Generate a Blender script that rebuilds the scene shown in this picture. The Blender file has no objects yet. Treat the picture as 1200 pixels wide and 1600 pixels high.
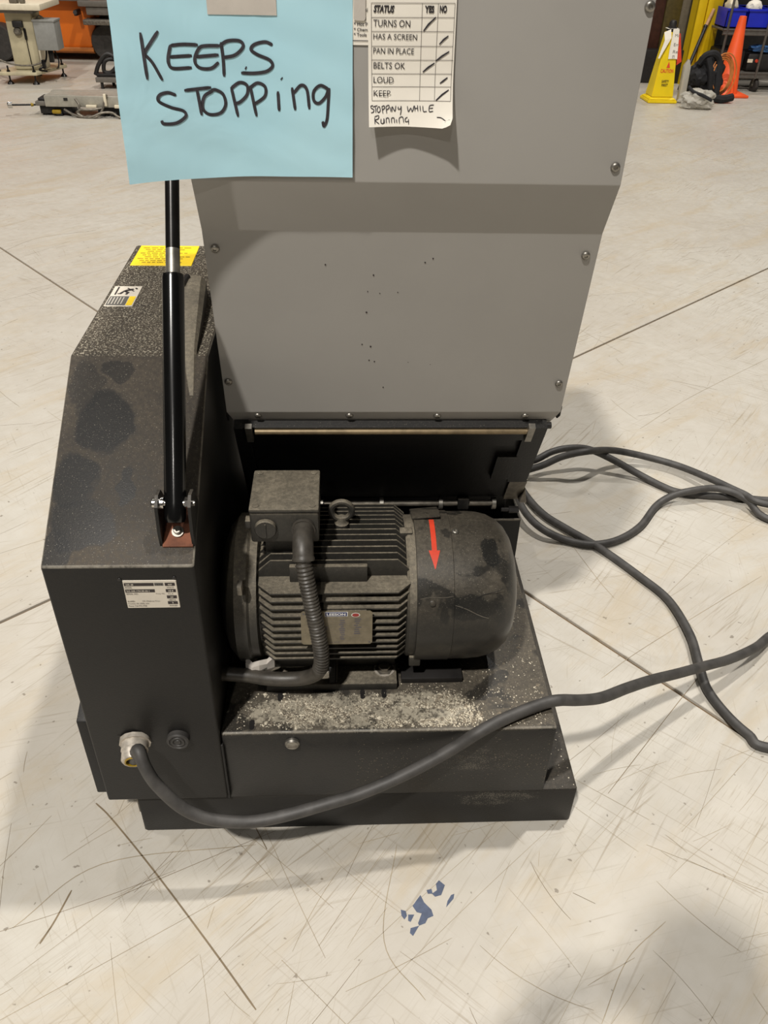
import bpy, bmesh, math, random
from mathutils import Vector, Matrix, Euler, noise as mnoise
import numpy as np

S = bpy.context.scene
COL = S.collection
R = math.radians
rnd = random.Random(7)

# ------------------------------------------------------------------ camera
CAM = Vector((-0.01515, -0.89981, 1.4))
cd = bpy.data.cameras.new('camera'); cam = bpy.data.objects.new('camera', cd); COL.objects.link(cam)
cd.sensor_fit = 'VERTICAL'; cd.sensor_height = 24.0; cd.lens = 24.0 * 1286.138 / 1600.0
cd.clip_start = 0.02; cd.clip_end = 200
_p, _y, _r = 0.63426, 0.05971, -0.029215
_f = Vector((math.sin(_y)*math.cos(_p), math.cos(_y)*math.cos(_p), -math.sin(_p)))
_r0 = _f.cross(Vector((0, 0, 1))).normalized(); _d0 = _f.cross(_r0)
_rt = _r0*math.cos(_r) + _d0*math.sin(_r); _dn = _d0*math.cos(_r) - _r0*math.sin(_r)
mw = Matrix.Identity(4)
for i in range(3):
    mw[i][0] = _rt[i]; mw[i][1] = -_dn[i]; mw[i][2] = -_f[i]; mw[i][3] = CAM[i]
cam.matrix_world = mw
S.camera = cam

# ------------------------------------------------------------------ world, lamps, exposure
S.view_settings.view_transform = 'Standard'; S.view_settings.look = 'None'
S.view_settings.exposure = -0.44; S.view_settings.gamma = 1.0; S.view_settings.use_curve_mapping = False
wd = bpy.data.worlds.new('hall_ambient'); S.world = wd; wd.use_nodes = True
wb = wd.node_tree.nodes['Background']
wb.inputs[0].default_value = (1.0, 0.95, 0.88, 1); wb.inputs[1].default_value = 0.035
LAMPS = [  # x, y, z, power, radius : round high-bay lamps under the hall roof
    (-3.3, -5.7, 12.0, 2650, 0.30),
    (2.8, 2.3, 12.0, 1250, 0.25),
    (-10.5, 2.0, 12.0, 700, 0.25),
    (-2.0, -13.5, 12.0, 720, 0.25),
    (-4.5, 11.5, 12.0, 480, 0.3),
    (6.0, 11.0, 12.0, 520, 0.3),
]
for (x, y, z, pw, rad) in LAMPS:
    ld = bpy.data.lights.new('high_bay_lamp', 'AREA'); ld.shape = 'DISK'; ld.size = rad*2
    ld.energy = pw; ld.color = (1.0, 0.955, 0.89)
    lo = bpy.data.objects.new('high_bay_lamp', ld); lo.location = (x, y, z); COL.objects.link(lo)

# ------------------------------------------------------------------ materials
def lin(c):
    return tuple(((v/255)/12.92 if v/255 <= .04045 else (((v/255)+.055)/1.055)**2.4) for v in c) + (1,)

class NT:
    def __init__(s, name):
        s.m = bpy.data.materials.new(name); s.m.use_nodes = True
        s.t = s.m.node_tree; s.n = s.t.nodes; s.l = s.t.links
        s.b = s.n['Principled BSDF']
        s.geo = None
    def new(s, typ, **kw):
        n = s.n.new(typ)
        for k, v in kw.items(): setattr(n, k, v)
        return n
    def put(s, sock, v):
        if hasattr(v, 'is_output') or isinstance(v, bpy.types.NodeSocket): s.l.new(v, sock)
        elif v is not None: sock.default_value = v
    def pos(s):
        if s.geo is None: s.geo = s.new('ShaderNodeNewGeometry')
        return s.geo.outputs['Position']
    def nrmz(s):
        s.pos(); x = s.new('ShaderNodeSeparateXYZ'); s.l.new(s.geo.outputs['Normal'], x.inputs[0]); return x.outputs[2]
    def map(s, vec=None, rot=(0, 0, 0), scale=(1, 1, 1), loc=(0, 0, 0)):
        v = vec or s.pos()
        if any(rot):                      # turn first, then stretch
            r = s.new('ShaderNodeMapping'); s.put(r.inputs[0], v); r.inputs['Rotation'].default_value = rot; v = r.outputs[0]
        n = s.new('ShaderNodeMapping'); s.put(n.inputs[0], v)
        n.inputs['Location'].default_value = loc; n.inputs['Scale'].default_value = scale
        return n.outputs[0]
    def noise(s, scale, detail=4, rough=.55, vec=None, dist=0):
        n = s.new('ShaderNodeTexNoise'); s.put(n.inputs['Vector'], vec or s.pos())
        n.inputs['Scale'].default_value = scale; n.inputs['Detail'].default_value = detail
        n.inputs['Roughness'].default_value = rough; n.inputs['Distortion'].default_value = dist
        return n.outputs[0]
    def voro(s, scale, feature='F1', vec=None, out='Distance'):
        n = s.new('ShaderNodeTexVoronoi', feature=feature); s.put(n.inputs['Vector'], vec or s.pos())
        n.inputs['Scale'].default_value = scale; return n.outputs[out]
    def ramp(s, v, a, b, lo=0.0, hi=1.0):
        n = s.new('ShaderNodeMapRange', interpolation_type='SMOOTHSTEP'); s.put(n.inputs[0], v)
        n.inputs[1].default_value = a; n.inputs[2].default_value = b; n.inputs[3].default_value = lo; n.inputs[4].default_value = hi
        return n.outputs[0]
    def math(s, op, a, b=None, clamp=False):
        n = s.new('ShaderNodeMath', operation=op); n.use_clamp = clamp
        s.put(n.inputs[0], a)
        if b is not None: s.put(n.inputs[1], b)
        return n.outputs[0]
    def mix(s, f, a, b, blend='MIX'):
        n = s.new('ShaderNodeMix', data_type='RGBA', blend_type=blend)
        s.put(n.inputs[0], f); s.put(n.inputs[6], a); s.put(n.inputs[7], b); return n.outputs[2]
    def bump(s, h, strength=.3, dist=.002):
        n = s.new('ShaderNodeBump'); s.put(n.inputs['Height'], h)
        n.inputs['Strength'].default_value = strength; n.inputs['Distance'].default_value = dist
        s.l.new(n.outputs[0], s.b.inputs['Normal'])
    def col(s, v): s.put(s.b.inputs['Base Color'], v)
    def rough(s, v): s.put(s.b.inputs['Roughness'], v)
    def metal(s, v): s.put(s.b.inputs['Metallic'], v)

def plain(name, rgb, rough=.5, metal=0.0, var=.12, nscale=30, bump=0.0, spec=None):
    t = NT(name); c = lin(rgb)
    f = t.ramp(t.noise(nscale, 5), .3, .7)
    d = tuple(v*(1-var) for v in c[:3]) + (1,); e = tuple(min(1, v*(1+var)) for v in c[:3]) + (1,)
    t.col(t.mix(f, d, e)); t.rough(rough); t.metal(metal)
    if spec is not None: t.b.inputs['Specular IOR Level'].default_value = spec
    if bump: t.bump(t.noise(nscale*6, 3), bump, .001)
    return t.m

def dusty(name, base, dust, amount=.7, rough=.45, speck=.3, peel=250, bumpst=.25, patches=(), side=.12, speckcol=(190, 182, 165), spscale=700, clean=.0, flat=0.0, powder=(), scuff=(), wear_shine=None, spec=.4):
    """painted steel under settled dust: the dust lies on faces turned upward, wiped away in patches"""
    t = NT(name)
    nz = t.nrmz()
    up = t.ramp(nz, .05, .75, side, 1.0)
    cloud = t.ramp(t.noise(9, 6, .6, dist=.4), .25, .7)
    fine = t.ramp(t.noise(160, 3, .6), .3, .75, .55, 1.0)
    f = t.math('MULTIPLY', t.math('MULTIPLY', up, fine), t.math('ADD', t.math('MULTIPLY', cloud, .45), .55))
    f = t.math('MULTIPLY', f, amount)
    if clean:
        w = t.ramp(t.noise(14, 3, .5, dist=.8), .56, .62); f = t.math('MULTIPLY', f, t.math('SUBTRACT', 1.0, t.math('MULTIPLY', w, clean)))
    for (p, r, st) in patches:
        wob = t.new('ShaderNodeTexNoise'); t.put(wob.inputs['Vector'], t.pos()); wob.inputs['Scale'].default_value = 22; wob.inputs['Detail'].default_value = 3
        v = t.new('ShaderNodeVectorMath', operation='SCALE'); t.l.new(wob.outputs[1], v.inputs[0]); v.inputs[3].default_value = .05
        a = t.new('ShaderNodeVectorMath', operation='ADD'); t.l.new(t.pos(), a.inputs[0]); t.l.new(v.outputs[0], a.inputs[1])
        mp = t.new('ShaderNodeVectorMath', operation='SUBTRACT'); t.l.new(a.outputs[0], mp.inputs[0]); mp.inputs[1].default_value = (p[0]+.025, p[1]+.025, p[2]+.025)
        sc = t.new('ShaderNodeVectorMath', operation='DIVIDE'); t.l.new(mp.outputs[0], sc.inputs[0]); sc.inputs[1].default_value = r
        ln = t.new('ShaderNodeVectorMath', operation='LENGTH'); t.l.new(sc.outputs[0], ln.inputs[0])
        k = t.ramp(ln.outputs['Value'], .85, 1.05, 1.0-st, 1.0)
        f = t.math('MULTIPLY', f, k)
    c = t.mix(f, lin(base), lin(dust))
    if flat:  # lamp sparkle off the pebbled paint, put in as pale grains on level tops
        top = t.ramp(nz, .9, .98); gr = t.ramp(t.noise(340, 2, .6), .54, .64)
        c = t.mix(t.math('MULTIPLY', t.math('MULTIPLY', top, gr), flat), c, lin((176, 168, 150)))
    for (p, r) in powder:
        mp = t.new('ShaderNodeVectorMath', operation='SUBTRACT'); t.l.new(t.pos(), mp.inputs[0]); mp.inputs[1].default_value = p
        sc = t.new('ShaderNodeVectorMath', operation='DIVIDE'); t.l.new(mp.outputs[0], sc.inputs[0]); sc.inputs[1].default_value = r
        ln = t.new('ShaderNodeVectorMath', operation='LENGTH'); t.l.new(sc.outputs[0], ln.inputs[0])
        k = t.ramp(ln.outputs['Value'], .5, 1.1, .16, -.10)
        pw = t.ramp(t.math('ADD', t.math('ADD', t.math('MULTIPLY', t.noise(46, 6, .75), .62), t.math('MULTIPLY', t.noise(240, 3, .6), .38)), k), .565, .70)
        c = t.mix(t.math('MULTIPLY', t.math('MULTIPLY', pw, up), .7), c, lin((176, 168, 150)))
    for (p, r) in scuff:
        mp = t.new('ShaderNodeVectorMath', operation='SUBTRACT'); t.l.new(t.pos(), mp.inputs[0]); mp.inputs[1].default_value = p
        sc = t.new('ShaderNodeVectorMath', operation='DIVIDE'); t.l.new(mp.outputs[0], sc.inputs[0]); sc.inputs[1].default_value = r
        ln = t.new('ShaderNodeVectorMath', operation='LENGTH'); t.l.new(sc.outputs[0], ln.inputs[0])
        k = t.ramp(ln.outputs['Value'], .2, 1.2, .07, -.2)
        pw = t.ramp(t.math('ADD', t.math('ADD', t.math('MULTIPLY', t.noise(30, 6, .75, vec=t.map(scale=(.6, 1, 1.4))), .5), t.math('MULTIPLY', t.noise(420, 2, .6), .5)), k), .56, .66)
        c = t.mix(t.math('MULTIPLY', pw, .42), c, lin((128, 122, 110)))
    if wear_shine:  # pale line on bends: painted highlight along with some worn paint
        e = t.math('MULTIPLY', t.ramp(nz, wear_shine[0], wear_shine[1]), t.ramp(nz, wear_shine[2], wear_shine[3], 1.0, 0.0))
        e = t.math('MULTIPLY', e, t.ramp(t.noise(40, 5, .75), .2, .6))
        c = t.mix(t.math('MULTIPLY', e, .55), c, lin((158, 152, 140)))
    t.b.inputs['Specular IOR Level'].default_value = spec
    sp = t.ramp(t.noise(spscale, 1, .5), .68, .76)
    sp = t.math('MULTIPLY', t.math('MULTIPLY', sp, up), speck)
    c = t.mix(sp, c, lin(speckcol))
    t.col(c)
    t.rough(t.math('ADD', t.math('MULTIPLY', f, .5), rough, True))
    t.bump(t.noise(peel, 2), bumpst, .001)
    return t.m

M = {}
def floor_mat():
    t = NT('epoxy_concrete')
    a = t.ramp(t.noise(1.3, 6, .6), .3, .7)
    b = t.ramp(t.noise(14, 6, .65), .25, .75)
    c = t.mix(a, lin((191, 187, 178)), lin((181, 175, 165)))
    c = t.mix(t.math('MULTIPLY', b, .4), c, lin((171, 164, 150)))
    for (ang, sx, sy, lo, hi, st) in ((38, 5, 150, .57, .70, .48), (52, 3.5, 120, .58, .70, .46), (-40, 4, 170, .58, .70, .40), (-62, 6, 210, .61, .72, .3), (12, 5, 140, .60, .72, .34), (78, 6, 230, .62, .72, .25), (44, 14, 420, .57, .69, .36)):
        v = t.map(rot=(0, 0, R(-ang)), scale=(sx, sy, 1), loc=(ang*.37, sx*1.7, 0))
        s = t.ramp(t.noise(1.0, 2, .6, vec=v, dist=.25), lo, hi)
        gate = t.ramp(t.noise(2.2, 2, .5, vec=t.map(loc=(ang, 3, 1))), .44, .66)
        c = t.mix(t.math('MULTIPLY', t.math('MULTIPLY', s, gate), st), c, lin((128, 112, 86)))
    sm = t.ramp(t.noise(3.2, 6, .7, vec=t.map(rot=(0, 0, R(-42)), scale=(.55, 1.9, 1)), dist=.6), .48, .68)
    c = t.mix(t.math('MULTIPLY', sm, .42), c, lin((176, 160, 132)))
    dk = t.ramp(t.noise(55, 2, .5), .70, .75)
    c = t.mix(t.math('MULTIPLY', dk, .6), c, lin((92, 80, 64)))
    t.col(c); t.rough(t.ramp(t.noise(30, 4), .3, .7, .36, .52))
    t.b.inputs['Specular IOR Level'].default_value = .35
    t.bump(t.noise(90, 4), .05, .002)
    return t.m
M['floor'] = floor_mat()
M['joint'] = plain('joint_filler', (112, 92, 66), .9)
M['scratch'] = plain('floor_scratch', (150, 137, 114), .6, var=.2, nscale=8)
M['scratch_dark'] = plain('floor_gouge', (118, 103, 80), .7, var=.2, nscale=8)
M['chip'] = plain('blue_underpaint', (72, 82, 104), .6, var=.15, nscale=80)
M['grey'] = plain('grey_powder_coat', (160, 157, 152), .62, var=.025, nscale=6, bump=.06, spec=.3)
GP = [((-.37, .19, .77), (.045, .055, .05), .9), ((-.405, .10, .72), (.035, .05, .05), .9), ((-.385, .045, .685), (.055, .035, .04), .85),
      ((-.33, .10, .71), (.012, .03, .03), .85), ((-.42, .02, .66), (.03, .03, .03), .8), ((-.41, .24, .80), (.03, .05, .05), .6), ((-.36, .262, .815), (.022, .018, .03), .7)]
M['guard'] = dusty('black_guard_paint', (27, 27, 27), (106, 95, 80), .50, .44, .45, 420, .22, GP, side=.08, flat=.85, wear_shine=(.15, .35, .66, .8), spec=.25)
M['black'] = dusty('black_paint', (25, 25, 25), (108, 100, 88), .4, .42, .3, 300, .25, side=.08, spec=.3, scuff=(((.26, 0, .08), (.16, .1, .05)),))
M['platform'] = dusty('black_platform_paint', (27, 27, 27), (122, 113, 98), .66, .38, .9, 300, .3, side=.08, clean=.7, wear_shine=(.45, .6, .85, .95), spec=.35, scuff=(((.22, 0, .19), (.15, .05, .075)),), spscale=520, powder=(((-.02, .045, .277), (.24, .055, .1)), ((.13, .05, .277), (.10, .055, .1))))
M['dark'] = dusty('matt_black_steel', (17, 17, 18), (70, 66, 60), .25, .5, .3, 260, .2, side=.02)
M['motor'] = dusty('motor_enamel', (36, 36, 35), (152, 142, 123), .78, .42, .7, 380, .35, side=.10)
M['cowl'] = dusty('cowl_enamel', (34, 34, 33), (120, 111, 96), .55, .3, .5, 300, .12, side=.2, clean=.75, patches=(((.20, .10, .47), (.05, .05, .018), .8), ((.23, .16, .535), (.018, .03, .03), .9)))
M['rubber'] = plain('cable_rubber', (64, 62, 60), .55, var=.25, nscale=35, bump=.15)
M['hose'] = plain('conduit_plastic', (66, 62, 56), .45, var=.25, nscale=60, bump=.1)
M['gloss'] = plain('gloss_black', (12, 12, 12), .2, var=.1)
M['satin'] = plain('dark_rod', (34, 32, 31), .28, .6, var=.2)
M['chrome'] = plain('bright_steel', (200, 196, 190), .22, 1.0, var=.1)
M['gland'] = plain('zinc_gland', (186, 178, 166), .4, .3, var=.2, nscale=90)
M['steel'] = plain('zinc_steel', (150, 146, 138), .4, .85, var=.2, nscale=60)
M['worn'] = plain('worn_steel', (120, 114, 104), .5, .6, var=.3, nscale=60)
M['rust'] = plain('rusty_steel', (112, 66, 44), .7, .2, var=.35, nscale=50, bump=.2)
M['brass'] = plain('tan_rod', (128, 112, 86), .45, .5, var=.25, nscale=40)
M['paper'] = plain('white_paper', (238, 232, 220), .8, var=.03, nscale=12)
def blue_mat():
    t = NT('blue_paper')
    c = t.mix(t.ramp(t.noise(5, 4), .3, .7), lin((174, 219, 233)), lin((182, 224, 236)))
    t.col(c); t.rough(.85); t.bump(t.noise(7, 3, .5, dist=1.2), .25, .012); return t.m
M['blue_paper'] = blue_mat()
M['ink'] = plain('marker_ink', (48, 44, 50), .7, var=.3, nscale=200)
M['print'] = plain('printed_ink', (44, 40, 42), .75, var=.1)
M['line'] = plain('thin_print', (120, 114, 108), .8, var=.1)
M['tape'] = plain('grey_tape', (200, 193, 184), .5, var=.05, nscale=40, bump=.2)
M['label'] = plain('label_white', (206, 198, 184), .5, var=.05)
M['label_dark'] = plain('label_black', (40, 32, 32), .5)
M['label_grey'] = plain('label_grey', (92, 90, 86), .5)
M['yellow'] = plain('label_yellow', (238, 205, 28), .5, var=.04)
M['yellow_ink'] = plain('label_yellow_print', (150, 122, 20), .5)
M['red'] = plain('red_arrow', (222, 70, 44), .5, var=.08)
M['nameplate'] = plain('nameplate_metal', (126, 117, 98), .45, .35, var=.15, nscale=90)
M['blue_print'] = plain('nameplate_blue', (44, 52, 96), .5)
M['red_print'] = plain('nameplate_red', (150, 48, 44), .5)
M['white_print'] = plain('nameplate_white', (216, 214, 208), .5)
M['faint'] = plain('nameplate_faint', (92, 88, 92), .5)
M['chipwhite'] = plain('plastic_chip_pale', (205, 196, 176), .8, var=.2, nscale=300)
M['chipgrey'] = plain('plastic_chip_grey', (128, 118, 102), .85, var=.3, nscale=300)
# background
M['orange'] = plain('orange_paint', (222, 112, 24), .45, var=.06, nscale=5)
M['orange_dirty'] = plain('orange_paint_worn', (168, 98, 36), .6, var=.15, nscale=8)
M['tyre'] = plain('tyre_rubber', (50, 47, 44), .75, var=.25)
M['steelgrey'] = plain('grey_machine_paint', (104, 99, 92), .5, var=.12)
M['cream'] = plain('cream_paint', (190, 180, 150), .5, var=.12, nscale=8)
M['creamlight'] = plain('cream_top', (226, 216, 192), .5, var=.05)
M['boxgrey'] = plain('junction_box_grey', (142, 142, 138), .5, var=.06)
M['alu'] = plain('aluminium_profile', (172, 168, 156), .4, .35, var=.1)
M['bgblack'] = plain('black_machine', (30, 28, 27), .5, var=.3)
M['maroon'] = plain('dark_maroon_panel', (62, 36, 28), .5, var=.2)
M['olive'] = plain('dark_olive_panel', (74, 64, 30), .5, var=.2)
M['postgrey'] = plain('grey_panel', (110, 102, 88), .5, var=.12)
M['postyellow'] = plain('yellow_steel', (232, 196, 18), .45, var=.06, nscale=6)
M['signyellow'] = plain('sign_yellow', (236, 206, 22), .45, var=.05, nscale=8)
M['conered'] = plain('cone_orange', (250, 96, 44), .45, var=.06, nscale=6)
M['binblue'] = plain('bin_blue', (28, 44, 188), .4, var=.12, nscale=6)
M['cloth'] = plain('black_cloth', (24, 24, 27), .8, var=.35, nscale=20, bump=.3)
M['cord'] = plain('orange_cord', (196, 122, 58), .5, var=.12)
M['tan'] = plain('tan_wood', (184, 142, 102), .6, var=.15)
M['cartgrey'] = plain('cart_grey', (96, 92, 86), .45, .3, var=.15)
M['bagblue'] = plain('blue_plastic_film', (70, 110, 160), .4, var=.3)
M['wall'] = plain('hall_wall', (96, 90, 80), .8, var=.1, nscale=3)
def film_mat():
    t = NT('clear_film'); t.col(lin((226, 222, 212))); t.rough(.16)
    t.b.inputs['Transmission Weight'].default_value = .55; t.b.inputs['IOR'].default_value = 1.2
    t.bump(t.noise(22, 4), .5, .01); return t.m
M['film'] = film_mat()

# ------------------------------------------------------------------ geometry builder
_TXT = {}
def text_geo(s, bold=0.0, shear=0.0):
    k = (s, bold, shear)
    if k in _TXT: return _TXT[k]
    cu = bpy.data.curves.new('tmp_text', 'FONT'); cu.body = s; cu.offset = bold; cu.shear = shear; cu.resolution_u = 3
    ob = bpy.data.objects.new('tmp_text', cu); COL.objects.link(ob)
    dg = bpy.context.evaluated_depsgraph_get(); e = ob.evaluated_get(dg); me = e.to_mesh()
    vs = [v.co.copy() for v in me.vertices]; fs = [tuple(p.vertices) for p in me.polygons]
    e.to_mesh_clear(); bpy.data.objects.remove(ob); bpy.data.curves.remove(cu)
    x0 = min(v.x for v in vs); x1 = max(v.x for v in vs); y0 = min(v.y for v in vs); y1 = max(v.y for v in vs)
    _TXT[k] = ([((v.x-x0)/(x1-x0), (v.y-y0)/(y1-y0)) for v in vs], fs)
    return _TXT[k]

def spline(pts, per=8, closed=False):
    P = [Vector(p) for p in pts]; out = []; n = len(P)
    for i in range(n if closed else n-1):
        a = P[(i-1) % n] if (closed or i > 0) else P[0]*2-P[1]
        b = P[i]; c = P[(i+1) % n]; d = P[(i+2) % n] if (closed or i < n-2) else P[-1]*2-P[-2]
        for k in range(per):
            u = k/per
            out.append(.5*((2*b)+(c-a)*u+(2*a-5*b+4*c-d)*u*u+(3*b-a-3*c+d)*u**3))
    if not closed: out.append(P[-1])
    return out

class G:
    def __init__(s): s.bm = bmesh.new(); s.X = None
    def _v(s, p):
        p = Vector(p); return s.bm.verts.new(s.X @ p if s.X else p)
    def _f(s, vs, m=0, smooth=False):
        try: f = s.bm.faces.new(vs)
        except ValueError: return None
        f.material_index = m; f.smooth = smooth; return f
    def poly(s, pts, m=0): return s._f([s._v(p) for p in pts], m)
    def merge(s, b, m):
        n0 = {}
        for v in b.verts: n0[v.index] = s._v(v.co)
        for f in b.faces: s._f([n0[v.index] for v in f.verts], m, f.smooth)
        b.free(); return s
    def box(s, a, c, m=0, bev=.0, seg=2):
        a, c = Vector(a), Vector(c); lo = Vector(map(min, a, c)); hi = Vector(map(max, a, c))
        poly = [(lo.y, lo.z), (hi.y, lo.z), (hi.y, hi.z), (lo.y, hi.z)]
        return s.prism(poly, lo.x, hi.x, 'X', m, bev, seg)
    def prism(s, poly, a, b, axis='X', m=0, bev=0.0, seg=2):
        """polygon swept along an axis: X -> (y,z), Y -> (x,z), Z -> (x,y)"""
        def P(q, t): return {'X': (t, q[0], q[1]), 'Y': (q[0], t, q[1]), 'Z': (q[0], q[1], t)}[axis]
        t = bmesh.new(); A = [t.verts.new(P(q, a)) for q in poly]; B = [t.verts.new(P(q, b)) for q in poly]; n = len(poly)
        t.faces.new(A[::-1]); t.faces.new(B)
        for i in range(n): t.faces.new((A[i], A[(i+1) % n], B[(i+1) % n], B[i]))
        bmesh.ops.recalc_face_normals(t, faces=t.faces[:])
        if bev:
            bmesh.ops.bevel(t, geom=t.edges[:], offset=bev, segments=seg, profile=.5, affect='EDGES', clamp_overlap=True)
        t.verts.index_update(); return s.merge(t, m)
    def lathe(s, prof, o=(0, 0, 0), d=(1, 0, 0), n=24, m=0, smooth=True, caps=True):
        d = Vector(d).normalized(); q = d.to_track_quat('Z', 'Y').to_matrix(); o = Vector(o)
        rings = []
        for (a, r) in prof:
            rings.append([s._v(o+q @ Vector((r*math.cos(2*math.pi*k/n), r*math.sin(2*math.pi*k/n), a))) for k in range(n)])
        for i in range(len(rings)-1):
            for k in range(n):
                s._f((rings[i][k], rings[i][(k+1) % n], rings[i+1][(k+1) % n], rings[i+1][k]), m, smooth)
        if caps:
            s._f(rings[0][::-1], m); s._f(rings[-1], m)
        return s
    def cyl(s, a, b, r, n=16, m=0, r2=None, smooth=True):
        a, b = Vector(a), Vector(b); L = (b-a).length
        return s.lathe([(0, r), (L, r2 if r2 is not None else r)], a, b-a, n, m, smooth)
    def tube(s, pts, r, n=10, m=0, closed=False, caps=True):
        P = [Vector(p) for p in pts]; N = len(P); rings = []
        up = Vector((0, 0, 1)); pt = None
        for i in range(N):
            t = (P[(i+1) % N]-P[i-1]) if closed else (P[min(i+1, N-1)]-P[max(i-1, 0)])
            if t.length < 1e-9: t = Vector((1, 0, 0))
            t.normalize()
            if pt is None:
                u = t.orthogonal().normalized()
            else:
                u = (u - t*u.dot(t)); u = u.normalized() if u.length > 1e-6 else t.orthogonal().normalized()
            pt = t; w = t.cross(u); rr = r[i] if hasattr(r, '__len__') else r
            rings.append([s._v(P[i]+(u*math.cos(2*math.pi*k/n)+w*math.sin(2*math.pi*k/n))*rr) for k in range(n)])
        for i in range(N if closed else N-1):
            j = (i+1) % N
            for k in range(n): s._f((rings[i][k], rings[i][(k+1) % n], rings[j][(k+1) % n], rings[j][k]), m, True)
        if caps and not closed: s._f(rings[0][::-1], m); s._f(rings[-1], m)
        return s
    def ribbon(s, pts, w, nrm=(0, -1, 0), m=0, ends=True):
        """flat stroke of ink along a line on a surface with normal nrm"""
        P = [Vector(p) for p in pts]; n = Vector(nrm); L = []; Rr = []
        for i in range(len(P)):
            t = P[min(i+1, len(P)-1)]-P[max(i-1, 0)]; t.normalize(); q = n.cross(t).normalized()
            k = w/2*(.62 if ends and i in (0, len(P)-1) else 1)
            L.append(s._v(P[i]+q*k)); Rr.append(s._v(P[i]-q*k))
        for i in range(len(P)-1): s._f((L[i], Rr[i], Rr[i+1], L[i+1]), m)
        return s
    def text(s, t, o, ux, uy, w, h, m=0, bold=0.0, shear=0.0):
        vs, fs = text_geo(t, bold, shear); o = Vector(o); ux = Vector(ux); uy = Vector(uy)
        V = [s._v(o+ux*(a*w)+uy*(b*h)) for a, b in vs]
        for f in fs: s._f([V[i] for i in f], m)
        return s
    def build(s, name, mats, parent=None, sharp=35, **props):
        me = bpy.data.meshes.new(name)
        off = wloc(parent) if parent else Vector((0, 0, 0))
        if off.length: bmesh.ops.translate(s.bm, verts=s.bm.verts[:], vec=-off)
        s.bm.to_mesh(me); s.bm.free()
        for k in (mats if isinstance(mats, (list, tuple)) else [mats]): me.materials.append(M[k])
        if sharp:
            for p in me.polygons: p.use_smooth = True
            me.set_sharp_from_angle(angle=R(sharp))
        o = bpy.data.objects.new(name, me); COL.objects.link(o)
        if parent: o.parent = parent
        for k, v in props.items(): o[k] = v
        return o

def wloc(o):
    v = Vector((0, 0, 0))
    while o is not None: v += o.location; o = o.parent
    return v
def thing(name, label, cat, loc=(0, 0, 0), group=None):
    o = bpy.data.objects.new(name, None); o.empty_display_size = .1; o.location = loc; COL.objects.link(o)
    o['label'] = label; o['category'] = cat
    if group: o['group'] = group
    return o
def tag(o, label, cat, group=None):
    o['label'] = label; o['category'] = cat
    if group: o['group'] = group
    return o
def inst(src, name, parent, mat4):
    """another of a piece: shares its mesh; mat4 in world space"""
    o = bpy.data.objects.new(name, src.data); COL.objects.link(o); o.parent = parent
    o.matrix_local = Matrix.Translation(-wloc(parent)) @ mat4
    return o

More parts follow.
